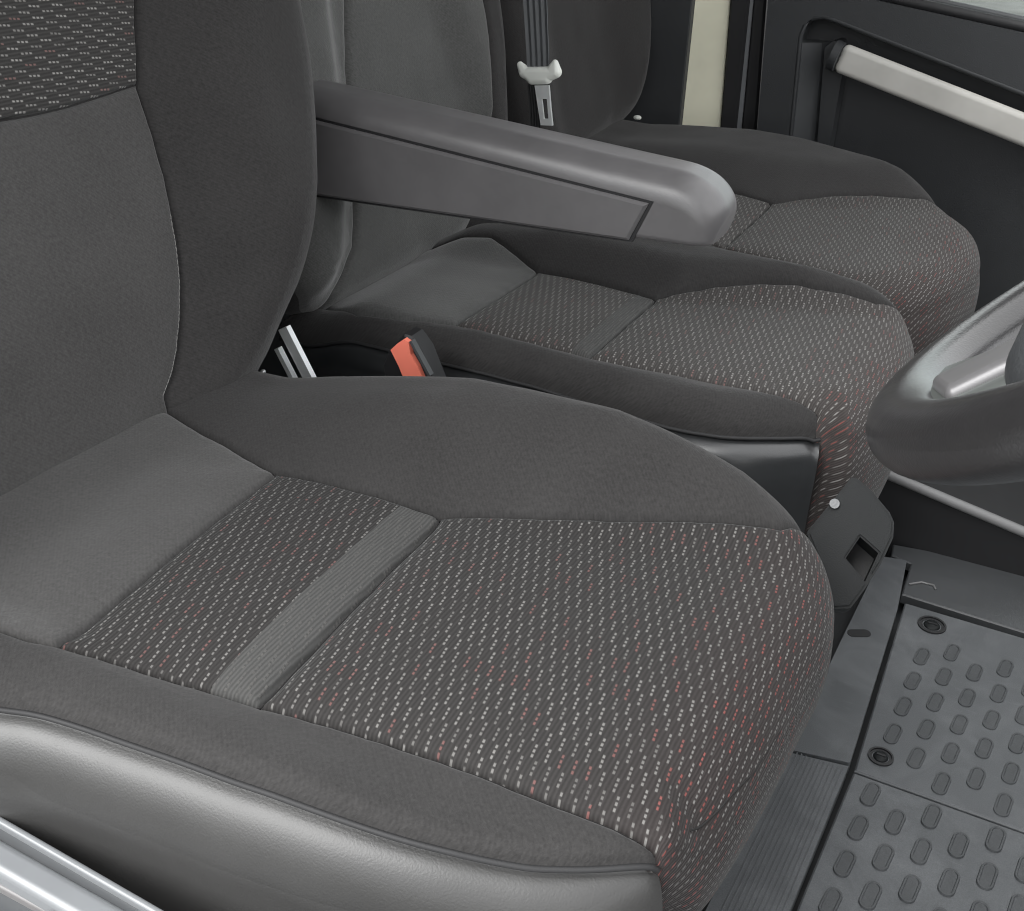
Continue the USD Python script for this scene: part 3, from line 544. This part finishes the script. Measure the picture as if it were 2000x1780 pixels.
mb = Pad(*axm, out_mb, h_mb, lambda e, nn: np.full(len(e), 0.04), puff=0.004, groove=0.005, gw=0.003); mb.Rmax = 0.04
ml = mb.pick([(670, -40), (670, 0), (670, 70), (671, 140), (677, 270), (685, 390), (686, 440), (684, 485), (668, 530), (645, 572)])
mr = mb.pick([(936, -40), (940, 0), (950, 60), (956, 130), (960, 210)]); mr = np.vstack([mr, [0.06, mr[-1, 1] - 0.015], [0.0, mr[-1, 1] - 0.05], [-0.05, mr[-1, 1] - 0.08]])
ml = np.vstack([[0.7, ml[0, 1] + 0.04], ml, [-0.06, ml[-1, 1] - 0.03]]); mr = np.vstack([[0.7, mr[0, 1] + 0.03], mr])
mb.split([('backrest_bolster', np.vstack([ml, [[-0.06, 0.3], [0.7, 0.3]]]), KNIT_FAR, None), ('backrest_bolster', np.vstack([mr, [[-0.06, 2], [0.7, 2]]]), KNIT, None), ('backrest_panel', None, KNIT_FAR, None)])
mb.build(MID, 0.012)
m, uv, _ = mb.skirt(lambda e, nn: nn[:, 0] < 0.8, resample([(0, 0), (0.002, 0.02), (-0.004, 0.06), (-0.01, 0.1)], 7)); obj('backrest_side', m, KNIT, MID, smooth=True, uv=uv)
# steel strips of the seat frame that show in the gap
def strip(px0, px1, y, w, t):
    a, b = at_y(*px0, y), at_y(*px1, y); d = (b - a) / np.linalg.norm(b - a); s_ = np.cross(d, [0, 1, 0]); s_ /= np.linalg.norm(s_)
    P = [a + s_ * w / 2, b + s_ * w / 2, b - s_ * w / 2, a - s_ * w / 2]
    return trimesh.convex.convex_hull(np.vstack([np.array(P), np.array(P) + [0, t, 0]]))
obj('frame_strip', strip((551, 642), (612, 762), 0.695, 0.012, 0.006), STEEL, MID, smooth=False)
obj('frame_strip', strip((539, 682), (584, 770), 0.690, 0.0055, 0.006), STEEL, MID, smooth=False)
bq = at_y(514, 727, 0.69); s = trimesh.creation.icosphere(2, 0.0028); s.apply_translation(bq); obj('frame_bolt', s, STEEL, MID)

PAS = thing('passenger_seat', 'far passenger seat with dashed cushion and dark backrest beside the passenger door', 'car seat')
out_p = [tuple(p) for p in spline([(-0.74, 1.10), (-0.50, 1.095), (-0.30, 1.09), (-0.18, 1.11), (-0.12, 1.14), (-0.085, 1.19), (-0.066, 1.26), (-0.062, 1.32), (-0.074, 1.39), (-0.105, 1.45), (-0.16, 1.51), (-0.26, 1.58), (-0.40, 1.64), (-0.56, 1.66), (-0.74, 1.64)])]
def h_pas(p):
    x, y = p[:, 0], p[:, 1]
    fade = np.interp(x, [-0.7, -0.6, -0.45, -0.3, -0.2, -0.1], [0.2, 0.7, 1, 1, 1.0, 0.8])
    ys = np.interp(x, [-0.5, -0.33, -0.1], [1.35, 1.34, 1.44])
    return 0.035 * smoothstep((y - ys) / 0.14) * fade + 0.015 * smoothstep((-0.6 - x) / 0.08)
pp = Pad(*CUSHION_AXES, out_p, h_pas, lambda e, nn: np.full(len(e), 0.045), puff=0.005); pp.Rmax = 0.045; pp.front_uv = True
pf_px = [(1380, 372), (1440, 384), (1510, 404), (1560, 393), (1620, 386), (1700, 385), (1780, 391), (1840, 402), (1885, 418)]
pfar = pp.pick(pf_px); pn_px = [(1300, 455), (1380, 482), (1440, 500), (1520, 518), (1600, 540), (1690, 575), (1750, 620), (1780, 680)]
pnr = pp.pick(pn_px)
p_fb = np.vstack([[[-0.8, pfar[0, 1] - 0.01]], pfar, [[pfar[-1, 0] + 0.02, pfar[-1, 1] + 0.02], [0.1, 2], [-0.8, 2]]])
p_nb = np.vstack([[[-0.8, pnr[0, 1] - 0.01]], pnr, [[pnr[-1, 0] + 0.05, pnr[-1, 1] - 0.03], [0.1, 1.0], [-0.8, 1.0]]])
sc_ = pp.pick([(1430, 474), (1506, 404)]); xs = sc_[:, 0].mean()
p_in = np.array([[xs, 0.9], [xs, 2], [xs - 0.155, 2], [xs - 0.155, 0.9]])
p_rear = np.array([[xs - 0.155, 0.9], [xs - 0.155, 2], [-0.8, 2], [-0.8, 0.9]])
pp.split([('cushion_bolster', p_fb, KNIT, None), ('cushion_bolster', p_nb, KNIT, None), ('rear_cushion_panel', p_rear, KNIT_SMOOTH, None), ('patterned_cushion_panel', p_in, DASH_MID, None), ('patterned_cushion_panel', None, DASH_MID, None)])
pp.build(PAS, 0.011)
m, uv, _ = pp.skirt(lambda e, nn: (nn[:, 1] < 0.72) & (e[:, 0] > -0.4), mprof, 0.006, (1.0, 0.0)); obj('front_face', m, DASH_MID, PAS, smooth=True, uv=uv)
m, uv, _ = pp.skirt(lambda e, nn: (nn[:, 1] >= 0.70) & (e[:, 0] > -0.72), resample([(0, 0), (0.003, 0.02), (0.0, 0.1), (-0.01, 0.2)], 8)); obj('side_cover', m, KNIT, PAS, smooth=True, uv=uv)
obj('seat_base', rbox(-0.66, -0.16, 1.14, 1.56, -0.36, -0.06, 0.02), BLACK, PAS)
out_pb = spline([(0.60, 1.30), (0.25, 1.30), (0.10, 1.305), (0.03, 1.33), (-0.005, 1.38), (-0.01, 1.45), (0.0, 1.56), (0.022, 1.64), (0.06, 1.69), (0.12, 1.735), (0.2, 1.76), (0.4, 1.77), (0.60, 1.75)])
def h_pb(p):
    b, y = p[:, 0], p[:, 1]
    return 0.02 + 0.025 * smoothstep((y - 1.56) / 0.12) + 0.010 * smoothstep((1.40 - y) / 0.06)
pb = Pad(*axm, out_pb, h_pb, lambda e, nn: np.full(len(e), 0.05), puff=0.003); pb.Rmax = 0.05
pb.split([('backrest_panel', None, KNIT, None)]); pb.build(PAS, 0.014)
m, uv, _ = pb.skirt(lambda e, nn: nn[:, 0] < 0.8, resample([(0, 0), (0.002, 0.02), (-0.004, 0.06), (-0.01, 0.1)], 7)); obj('backrest_side', m, KNIT, PAS, smooth=True, uv=uv)
q = at_y(1245, 230, 1.66); s = trimesh.creation.icosphere(2, 0.005); s.apply_scale((1.4, 1, 0.8)); s.apply_translation(q); obj('hinge_cap', s, WHITE_PL, PAS)

# ================================================================== belt hanging in front of the passenger backrest
YBELT = 1.235
BELT = thing('seat_belt', 'dark grey ribbed seat belt with pale buckle tongue hanging between the two far backrests', 'seat belt')
def by(u, v, y=YBELT): return at_y(u, v, y)
def ribbon(l, r_, t, n=8):
    """webbing: left and right edge points top to bottom, thickness t, gently ribbed"""
    l, r_ = np.asarray(l), np.asarray(r_); k = np.linspace(0, 1, 25); rib = 0.0009 * np.cos(k * 2 * math.pi * 4)
    fr = np.array([a + (b - a) * k[:, None] + np.c_[0 * k, -rib, 0 * k] for a, b in zip(l, r_)]); bk_ = fr + [0, t, 0]
    n1, n2 = fr.shape[:2]; V = np.vstack([fr.reshape(-1, 3), bk_.reshape(-1, 3)]); Fc = []; o = n1 * n2
    for i in range(n1 - 1):
        for j in range(n2 - 1):
            a, b, c, d = i * n2 + j, i * n2 + j + 1, (i + 1) * n2 + j + 1, (i + 1) * n2 + j
            Fc += [[a, b, c], [a, c, d], [o + a, o + c, o + b], [o + a, o + d, o + c]]
        for j in (0, n2 - 1):
            a, b = i * n2 + j, (i + 1) * n2 + j; Fc += [[a, b, o + b], [a, o + b, o + a]]
    m = trimesh.Trimesh(V, Fc, process=False); trimesh.repair.fix_normals(m); return m
rows = [(1018, 1066, -80), (1022, 1068, 0), (1026, 1070, 60), (1029, 1072, 110), (1030, 1072, 140)]
obj('webbing', ribbon([by(a, v) for a, b, v in rows], [by(b, v) for a, b, v in rows], 0.0015), WEB, BELT)
def bp3(u, v, o=0.0): return by(u, v) + [0, o, 0]
tc_ = [hull([bp3(1030, 143), bp3(1074, 142), bp3(1040, 153), bp3(1068, 152)], [0.0075, 0.0075, 0.008, 0.008]), hull([bp3(1016, 127), bp3(1024, 142), bp3(1034, 147)], [0.0042, 0.0070, 0.0078]), hull([bp3(1084, 124), bp3(1086, 141), bp3(1072, 147)], [0.0045, 0.0075, 0.0078])]
obj('tongue_cover', trimesh.util.concatenate(tc_), WHITE_PL, BELT, smooth=60)
tg = Polygon([tuple(by(u, v)[[0, 2]]) for u, v in [(1048, 166), (1076, 166), (1079, 205), (1083, 244), (1060, 243), (1054, 205)]], [[tuple(by(u, v)[[0, 2]]) for u, v in [(1062, 192), (1072, 192), (1075, 231), (1066, 231)]]])
obj('tongue_plate', extrude_y(tg, YBELT - 0.006, YBELT - 0.003), STEEL, BELT, smooth=False)
# lower run of the belt, dark, behind the tongue
rows = [(1030, 1050, 165), (1034, 1054, 205), (1036, 1056, 260)]
obj('webbing', ribbon([by(a, v, YBELT + 0.012) for a, b, v in rows], [by(b, v, YBELT + 0.012) for a, b, v in rows], 0.0015), BLACK, BELT)

# driver's belt buckle with the red button
BK = thing('belt_buckle', 'small belt buckle with red release button beside the driver cushion', 'belt buckle')
yb = 0.70
def bq_(u, v): q = at_y(u, v, yb); return (q[0], q[2])
hs = Polygon([bq_(*p) for p in [(752, 690), (783, 657), (797, 661), (818, 690), (846, 760), (748, 760), (742, 716)]])
obj('housing', extrude_y(hs, yb + 0.004, yb + 0.024, 0.002), BLACK, BK)
bt = Polygon([bq_(*p) for p in [(764, 683), (778, 670), (790, 662), (799, 668), (803, 692), (817, 716), (829, 745), (792, 745), (780, 715)]]).buffer(-0.0008).buffer(0.0008)
obj('release_button', extrude_y(bt, yb - 0.002, yb + 0.006, 0.0008), RED, BK)
obj('buckle_edge', strip((801, 667), (838, 735), yb - 0.001, 0.0028, 0.006), TRIM_LIGHT, BK)

# ================================================================== far side: pillar and passenger door
YW = 1.75
PIL = thing('door_pillar', 'cream painted pillar with black seals and dark trim between far seat back and door', 'pillar')
def upright(l0, l1, r0, r1, y, t, z0=-0.45, z1=0.62, bevel=0.002):
    """upright board on the wall: left edge through sight points l0 (top), l1 (bottom), right edge through r0, r1"""
    def line(a, b): return (lambda p, q: lambda z: p[0] + (q[0] - p[0]) * (z - p[2]) / (q[2] - p[2]))(at_y(*a, y), at_y(*b, y))
    L_, R_ = line(l0, l1), line(r0, r1)
    return extrude_y(Polygon([(L_(z1), z1), (R_(z1), z1), (R_(z0), z0), (L_(z0), z0)]), y, y + t, bevel)
obj('trim_panel', upright((1120, 0), (1120, 240), (1352, 0), (1327, 240), YW - 0.012, 0.05), TRIM, PIL, smooth=20)
obj('painted_panel', upright((1340, 0), (1316, 240), (1426, 0), (1406, 255), YW + 0.004, 0.05), CREAM, PIL, smooth=20)
obj('door_seal', upright((1425, 0), (1405, 255), (1464, 0), (1437, 260), YW - 0.006, 0.04, bevel=0.004), BLACK, PIL, smooth=40)
DOOR = thing('passenger_door', 'dark grey passenger door panel with recessed pale pull handle on the far side', 'car door')
obj('edge_highlight', upright((1464, 0), (1437, 260), (1469, 0), (1445, 260), YW - 0.004, 0.05), WHITE_PAINT, DOOR, smooth=20)  # pale board stands in for the highlight on the door's edge
obj('edge_seal', upright((1470, 0), (1446, 260), (1496, 0), (1476, 265), YW - 0.002, 0.05, bevel=0.004), BLACK, DOOR, smooth=40)
YD = 1.72
def dp(u, v, y=YD): q = at_y(u, v, y); return (q[0], q[2])
# sloped upper edge and the big recess
zt = lambda x: 0.214 - 0.150 * (x + 0.30)
outer = Polygon([dp(1500, 0), (dp(1500, 0)[0], zt(dp(1500, 0)[0])), (0.55, zt(0.55)), (0.55, -0.45), (dp(1478, 265)[0], -0.45), dp(1478, 265)])
p_tl = np.array(dp(1568, 16)); p_tr = np.array(dp(2000, 184)); p_bl = np.array(dp(1540, 300)); tdir = (p_tr - p_tl) / (p_tr - p_tl)[0]
rec = Polygon([p_tl, p_tl + tdir * 0.85, (p_tl[0] + 0.85, -0.42), (p_bl[0] - 0.012, -0.42), p_bl]).buffer(-0.03).buffer(0.03, quad_segs=12)
obj('door_panel', extrude_y(outer.difference(rec), YD, YD + 0.05), TRIM, DOOR, smooth=20)
# rounded lip of the recess
rim_ = [np.array([x, YD + 0.003, z]) for x, z in shapely.get_coordinates(shapely.line_interpolate_point(rec.exterior, np.linspace(0, rec.exterior.length, 160)[:-1]))]
obj('recess_lip', tube(rim_, 0.004, 8, closed=True), TRIM, DOOR, smooth=True)
obj('recess_panel', extrude_y(rec.buffer(0.02), YD + 0.055, YD + 0.07), TRIM, DOOR, smooth=20)
# bevelled rear face inside the recess (paler trim colour paints in the light it catches)
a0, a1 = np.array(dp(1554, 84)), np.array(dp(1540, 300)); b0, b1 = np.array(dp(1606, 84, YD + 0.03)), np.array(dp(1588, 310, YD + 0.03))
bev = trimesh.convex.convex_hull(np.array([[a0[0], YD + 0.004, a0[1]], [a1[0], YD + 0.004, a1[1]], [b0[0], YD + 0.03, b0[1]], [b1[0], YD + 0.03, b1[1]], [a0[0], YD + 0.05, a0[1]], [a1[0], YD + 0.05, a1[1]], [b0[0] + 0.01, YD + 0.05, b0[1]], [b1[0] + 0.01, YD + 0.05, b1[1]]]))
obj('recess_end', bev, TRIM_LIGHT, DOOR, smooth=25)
yh = 1.715
h0, h1 = at_y(1640, 112, yh), at_y(2000, 254, yh); hd = (h1 - h0) / np.linalg.norm(h1 - h0)
path = [h0 + hd * t + [0, 0.012 * 0, 0] for t in np.linspace(0, 0.62, 24)]
hn = np.array([-hd[2], 0, hd[0]])
obj('pull_handle', hull([h0 + hd * t + hn * o for t in (0.009, 0.62) for o in (-0.0125, 0.0125)], 0.0092), SILVER, DOOR, smooth=50)
obj('handle_mount', tube([h0 - hd * 0.012, h0 - hd * 0.0005], 0.0222, 20), TRIM, DOOR, smooth=50)
mtp = Polygon([dp(*p) for p in [(1606, 96), (1622, 84), (1638, 82), (1640, 150), (1614, 300), (1590, 300)]]).buffer(-0.004).buffer(0.004)
obj('handle_foot', extrude_y(mtp, YD + 0.016, YD + 0.05), TRIM, DOOR, smooth=30)
xs_ = np.linspace(dp(1500, 0)[0] + 0.05, 0.55, 40)
obj('window_seal', tube([np.array([x, YD + 0.012, zt(x) + 0.006]) for x in xs_], 0.008, 8), BLACK, DOOR, smooth=True)
obj('window_trim', tube([np.array([x, YD + 0.034, zt(x) + 0.012]) for x in xs_], 0.005, 8), TRIM_LIGHT, DOOR, smooth=True)
obj('window_pane', extrude_y(Polygon([(xs_[0], zt(xs_[0])), (xs_[-1], zt(xs_[-1])), (0.35, 0.66), (xs_[0], 0.70)]), YD + 0.046, YD + 0.050), GLASS, DOOR, smooth=False)

# ================================================================== steering wheel at the right edge
SW = thing('steering_wheel', 'dark grey steering wheel with paler lower spoke at the right edge above the floor mat', 'steering wheel')
tw = math.radians(48); bot = np.array([-0.0335, 0.420, 0.1965]); wa = np.array([math.sin(tw), 0, math.cos(tw)]); wb = np.array([0, math.cos(0.17), -math.sin(0.17)]); wn = np.cross(wa, wb)   # wa: bottom to top, wn: towards the dash or the driver
wn = wn if wn[0] < 0 else -wn     # towards the driver
RW = 0.150; wc = bot + wa * RW
def wpt(a, b, n_): return wc + wa * a + wb * b + wn * n_
def rim_mesh():
    n, k = 160, 24; V, Fc = [], []
    for i in range(n):
        ph = 2 * math.pi * i / n; a, b = -RW * math.cos(ph), RW * math.sin(ph)
        rad = np.array([-math.cos(ph), math.sin(ph)]); w = 0.0146 + 0.0020 * math.exp(-(math.sin(ph / 2) / 0.35) ** 2)
        for j in range(k):
            t = 2 * math.pi * j / k; o = w * math.cos(t); V.append(wpt(a + rad[0] * o, b + rad[1] * o, 0.0148 * math.sin(t)))
    for i in range(n):
        for j in range(k):
            q = [i * k + j, i * k + (j + 1) % k, ((i + 1) % n) * k + (j + 1) % k, ((i + 1) % n) * k + j]; Fc += [[q[0], q[1], q[2]], [q[0], q[2], q[3]]]
    m = trimesh.Trimesh(np.array(V), Fc, process=False); trimesh.repair.fix_normals(m); return m
obj('rim', rim_mesh(), WHEEL, SW, smooth=True)
obj('hub', hull([wpt(a, b, n_) for a, b, n_ in [(-0.082, -0.050, -0.004), (-0.078, 0.030, -0.004), (-0.05, -0.065, 0.0), (-0.05, 0.065, 0.0), (0.05, -0.07, 0.0), (0.05, 0.07, 0.0), (0, 0, 0.012), (0, 0, -0.05)]], 0.022), TRIM, SW, smooth=60)
obj('spoke', hull([wpt(-RW + 0.014, -0.055, -0.002), wpt(-RW + 0.006, 0.030, -0.002), wpt(-0.085, -0.050, -0.003), wpt(-0.085, -0.004, -0.003)], 0.009), SILVER_WHEEL, SW, smooth=60, label='satin grey lower spoke')
obj('spoke_insert', hull([wpt(-RW + 0.030, -0.046, 0.0065), wpt(-RW + 0.021, -0.014, 0.0065), wpt(-0.086, -0.044, 0.0065), wpt(-0.086, -0.016, 0.0065)], 0.0045), INSERT, SW, smooth=60, label='pale grey insert of the lower spoke')
for s_ in (-1, 1):
    obj('spoke', hull([wpt(0.02, s_ * 0.05, 0.0), wpt(0.03, s_ * (RW - 0.01), 0.0), wpt(-0.01, s_ * 0.05, 0.0), wpt(0.005, s_ * (RW - 0.01), 0.0)], 0.010), TRIM, SW, smooth=60)
obj('column', trimesh.creation.cylinder(0.045, segment=[wpt(0, 0, -0.05), wpt(0, 0, -0.40)], sections=32), BLACK, SW)

# ================================================================== floor
ZM = -0.33
def fz(u, v, z=ZM): return at_z(u, v, z)[:2]
MAT = thing('floor_mat', 'grey rubber floor mat with raised oval studs and two round fasteners at lower right', 'floor mat')
x_edge = [fz(1530, 1780), fz(1660, 1480), fz(1760, 1190)]
e0, e1_ = fz(1524, 1790), fz(1754, 1186); ed = (e1_ - e0) / np.linalg.norm(e1_ - e0)
c_far = fz(1764, 1176); c_fr = fz(2000, 1246); fd = (c_fr - c_far) / np.linalg.norm(c_fr - c_far)
c_near = e0 - ed * 0.25
s0, s1 = fz(1664, 1505), fz(2000, 1625); sd = (s1 - s0) / np.linalg.norm(s1 - s0)
def poly2(*p): return Polygon([tuple(q) for q in p])
far_half = poly2(s0 + sd * 0.002 + ed * 0.0008, c_far + fd * 0.002, c_far + fd * 0.45, s0 + sd * 0.45 + ed * 0.0008)
near_half = poly2(c_near + sd * 0.002, s0 + sd * 0.002 - ed * 0.0008, s0 + sd * 0.45 - ed * 0.0008, c_near + sd * 0.45)
obj('mat_section', slab(far_half, ZM - 0.012, ZM, 0.0015), RUBBER, MAT, smooth=20)
obj('mat_section', slab(near_half, ZM - 0.012, ZM - 0.0006, 0.0015), RUBBER, MAT, smooth=20)
def stud(c, d, L_, W_, h):
    """pill-shaped raised stud on the mat"""
    p = LineString([c - d * (L_ - W_) / 2, c + d * (L_ - W_) / 2]).buffer(W_ / 2, quad_segs=4); q = LineString([c - d * (L_ - W_) / 2, c + d * (L_ - W_) / 2]).buffer(W_ / 2 - 0.0007, quad_segs=4)
    q2 = LineString([c - d * (L_ - W_) / 2, c + d * (L_ - W_) / 2]).buffer(W_ / 2 - 0.0021, quad_segs=4); q3 = LineString([c - d * (L_ - W_) / 2, c + d * (L_ - W_) / 2]).buffer(W_ / 2 - 0.0027, quad_segs=4)
    rs = [np.array(k.exterior.coords)[:-1] for k in (p, q, q2, q3)]; n = len(rs[0]); hs = (-0.001, h, h, h - 0.0009)
    V = np.vstack([np.c_[k, np.full(n, ZM + z)] for k, z in zip(rs, hs)] + [[[c[0], c[1], ZM + h - 0.0009]]]); Fc = []
    for i in range(n):
        j = (i + 1) % n
        for k in range(3): Fc += [[k * n + i, k * n + j, (k + 1) * n + j], [k * n + i, (k + 1) * n + j, (k + 1) * n + i]]
        Fc.append([3 * n + i, 3 * n + j, 4 * n])
    m = trimesh.Trimesh(V, Fc, process=False); trimesh.repair.fix_normals(m)
    if m.face_normals[2][2] < 0: m.invert()
    return m
# stepped rows of studs, as they lie on the mat
rA = fz(1650, 1687); rB = fz(1725, 1675); rC = fz(1676, 1617)
va = np.array([0.0295, 0.0045]); vb_ = np.array([0.0060, 0.0500])
va = rB - rA; vb_ = rC - rA
mat_all = shapely.union_all([far_half, near_half]).buffer(-0.012); seam_l = LineString([s0, s0 + sd * 0.5])
clear = [Point(fz(1720, 1480)).buffer(0.022), Point(fz(1820, 1222)).buffer(0.028)]
for i in range(-6, 16):
    for j in range(-5, 12):
        c = rA + va * i + vb_ * j; pt = Point(c)
        if not mat_all.contains(pt) or any(k.contains(pt) for k in clear): continue
        if c[1] > fz(1820, 1240)[1] or c[0] > 0.30 or c[1] < 0.46: continue
        if seam_l.distance(pt) < 0.004: continue
        obj('stud', stud(c, np.array([0.12, 1.0]) / math.hypot(0.12, 1), 0.0305, 0.0140, 0.0014), RUBBER_DARK, MAT, smooth=25)
def ring(c, r0, r1, h, z=ZM):
    a = np.linspace(0, 2 * math.pi, 33)[:-1]; k = len(a); pr = [(r1, -0.001), (r1, h), (r0, h), (r0, -0.001)]
    V = np.vstack([np.c_[c[0] + r * np.cos(a), c[1] + r * np.sin(a), np.full(k, z + hh)] for r, hh in pr]); Fc = []
    for m_ in range(3):
        for i in range(k):
            j = (i + 1) % k; Fc += [[m_ * k + i, m_ * k + j, (m_ + 1) * k + j], [m_ * k + i, (m_ + 1) * k + j, (m_ + 1) * k + i]]
    m = trimesh.Trimesh(V, Fc, process=False); return m
for c, k in ((fz(1820, 1222), 1.0), (fz(1720, 1479), 0.78)):
    fs = obj('fastener', ring(c, 0.0128 * k, 0.0150 * k, 0.0018), BLACK, MAT)
    obj('fastener_groove', ring(c, 0.0098 * k, 0.0125 * k, 0.0006), BLACK, fs)
    cap = trimesh.creation.icosphere(3, 1.0); cap.apply_scale((0.0088 * k, 0.0088 * k, 0.003)); cap.apply_translation([c[0], c[1], ZM]); obj('fastener_cap', cap, BRACKET, fs, smooth=True)
    sl = trimesh.creation.box(extents=(0.010 * k, 0.0022, 0.002)); sl.apply_translation([c[0], c[1], ZM + 0.0026]); obj('fastener_slot', sl, BLACK, fs, smooth=False)

STRIP = thing('floor_trim_strip', 'long grey plastic trim strip along the floor mat edge below the driver cushion', 'floor trim')
w0, w1 = fz(1400, 1790), fz(1560, 1480)
sp_far = [fz(1659, 1496), fz(1752, 1194), fz(1770, 1100), fz(1722, 1092), fz(1640, 1260), fz(1540, 1470)]
up = Polygon([tuple(p) for p in sp_far]).buffer(-0.002).buffer(0.002)
obj('upper_section', slab(up, ZM - 0.012, ZM + 0.004), RUBBER, STRIP, smooth=20)
lo = Polygon([tuple(p) for p in [fz(1656, 1502), fz(1536, 1474), fz(1380, 1790), e0 - ed * 0.2 + [-0.06, 0], e0 - ed * 0.2 + [0.001, 0], fz(1526, 1790)]]).convex_hull
obj('ribbed_section', slab(lo, ZM - 0.012, ZM + 0.0035), RUBBER, STRIP, smooth=20)
a_, b_ = fz(1652, 1510), fz(1520, 1800)
for i in range(11):
    o = -0.0035 - 0.0042 * i
    p0, p1 = a_ + [o, 0.0], b_ + [o, -0.08]
    obj('rib', tube([np.array([*p0, ZM + 0.0034]), np.array([*p1, ZM + 0.0034])], 0.0008, 6), RUBBER, STRIP)
ov = LineString([fz(1665, 1243), fz(1688, 1243)]).buffer(0.0062); obj('slot', slab(ov, ZM + 0.003, ZM + 0.0046), BLACK, STRIP, smooth=20)

SH = thing('floor_shelf', 'dark grey plastic floor panel behind the far edge of the rubber mat', 'floor panel')
sh = Polygon([tuple(p) for p in [fz(1762, 1158), fz(1780, 1098), fz(1742, 1082), fz(1745, 1060), fz(2000, 1108), fz(2000, 1108) + fd * 0.3, c_fr + fd * 0.3 + [0, 0.008], fz(2000, 1232)]])
obj('panel', slab(sh, ZM - 0.014, ZM - 0.002, 0.0015), TRIM_LIGHT, SH, smooth=20)
gv = [np.array([*fz(u, v, ZM), ZM - 0.001]) for u, v in [(1776, 1140), (1800, 1136), (1824, 1142), (1828, 1150)]]
obj('clip', tube(gv, 0.0013, 6), CONSOLE_EDGE, SH, smooth=True)
CON = thing('floor_console', 'black floor console with pale upper edge under the steering wheel', 'console')
yc = 1.14
c0, c1 = at_y(1680, 905, yc), at_y(2000, 1040, yc); cd = (c1 - c0)
cp = Polygon([(c0[0] - 0.03, c0[2]), (c0[0], c0[2]), (c1[0], c1[2]), (c1[0] + cd[0] * 1.5, c1[2] + cd[2] * 1.2), (c1[0] + cd[0] * 1.5, -0.36), (c0[0] - 0.03, -0.36)])
obj('side_panel', extrude_y(cp, yc, yc + 0.25), BLACK, CON, smooth=20)
obj('top_edge', tube([c0 + [0, -0.001, 0.001], (c0 + c1) / 2 + [0, -0.001, 0.001], c1 + [0, -0.001, 0.001], c1 + cd * 0.8 + [0, -0.001, 0.001]], 0.0062, 10), CONSOLE_EDGE, CON, smooth=True)

# grey bracket standing between cushion front and mat
BR = thing('plastic_bracket', 'grey plastic seat bracket with square hole and bright screw at the driver cushion corner', 'bracket')
bc = at_y(1668, 1050, 0.69); bn = np.array([0.10, -0.62, 0.55]); bn /= np.linalg.norm(bn)
bx_ = np.cross([0, 0, 1.0], bn); bx_ /= np.linalg.norm(bx_); bz_ = np.cross(bn, bx_)
def bpl(px): return [((lambda q: (q @ bx_, q @ bz_))(at_plane(u, v, bc, bn) - bc)) for u, v in px]
face = Polygon(bpl([(1667, 928), (1700, 955), (1738, 1000), (1747, 1020), (1745, 1050), (1722, 1100), (1690, 1150), (1662, 1188), (1620, 1190), (1600, 1100), (1575, 1040)])).buffer(-0.004).buffer(0.004)
hole = Polygon(bpl([(1680, 1048), (1716, 1080), (1690, 1136), (1652, 1090)]))
def bsolid(poly, d0, d1):
    m = trimesh.creation.extrude_polygon(poly, d1 - d0, engine='earcut'); v = np.array(m.vertices)
    m = trimesh.Trimesh(bc + v[:, :1] * bx_ + v[:, 1:2] * bz_ + (v[:, 2:3] - d1) * bn + 0 * bn, m.faces, process=False); trimesh.repair.fix_normals(m); return m
body_ = [bsolid(face.difference(hole), 0, 0.052)]; body_[0].apply_translation(-bn * 0.002)
body_.append(bsolid(face.buffer(-0.0022).difference(hole.buffer(0.0015)), 0, 0.004))
obj('body', trimesh.util.concatenate(body_), BRACKET, BR, smooth=30)
obj('hole_lining', bsolid(hole.buffer(0.003), -0.02, 0.022), BLACK, BR, smooth=20) if False else None
bb = bsolid(face.buffer(-0.002), 0.0, 0.012); bb.apply_translation(-bn * 0.040); obj('back_plate', bb, BLACK, BR, smooth=20)
q = at_plane(1630, 984, bc + bn * 0.003, bn); s = trimesh.creation.cylinder(0.0038, sections=18, segment=[q - bn * 0.004, q + bn * 0.0005]); obj('screw', s, SCREW, BR)

# ================================================================== painted sill of the open door at lower left
ys0 = 0.222; zs = -0.10
SILL = thing('door_sill', 'pale painted door sill with grey seal along the lower left corner', 'door sill')
def sl(u, v, z): return at_z(u, v, z)
def sill_board(px0, px1, wy, z0, z1, r):
    a, b = sl(*px0, z1), sl(*px1, z1); d = (b - a) / np.linalg.norm(b - a); a, b = a - d * 0.35, b + d * 0.35
    n = np.array([-d[1], d[0], 0]);
    return hull([p + n * o + [0, 0, z] for p in (a, b) for o in (-r, -wy + r) for z in (-r, -(z1 - z0) + r)], r)
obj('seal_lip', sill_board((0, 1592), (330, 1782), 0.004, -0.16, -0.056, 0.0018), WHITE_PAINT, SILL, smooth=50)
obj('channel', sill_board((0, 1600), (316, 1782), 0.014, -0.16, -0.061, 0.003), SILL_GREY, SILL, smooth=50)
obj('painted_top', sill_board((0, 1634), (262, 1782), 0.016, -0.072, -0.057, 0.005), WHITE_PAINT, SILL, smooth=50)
obj('step_panel', sill_board((0, 1672), (190, 1782), 0.06, -0.22, -0.074, 0.004), SILL_GREY, SILL, smooth=50)
obj('step_edge', sill_board((0, 1716), (122, 1782), 0.004, -0.2, -0.069, 0.0018), SILL_EDGE, SILL, smooth=50)
q = at_z(106, 1776, -0.068); obj('clip', rbox(q[0] - 0.0012, q[0] + 0.0012, q[1] - 0.012, q[1] + 0.004, q[2] - 0.004, q[2] + 0.001, 0.0008), BLACK, SILL)
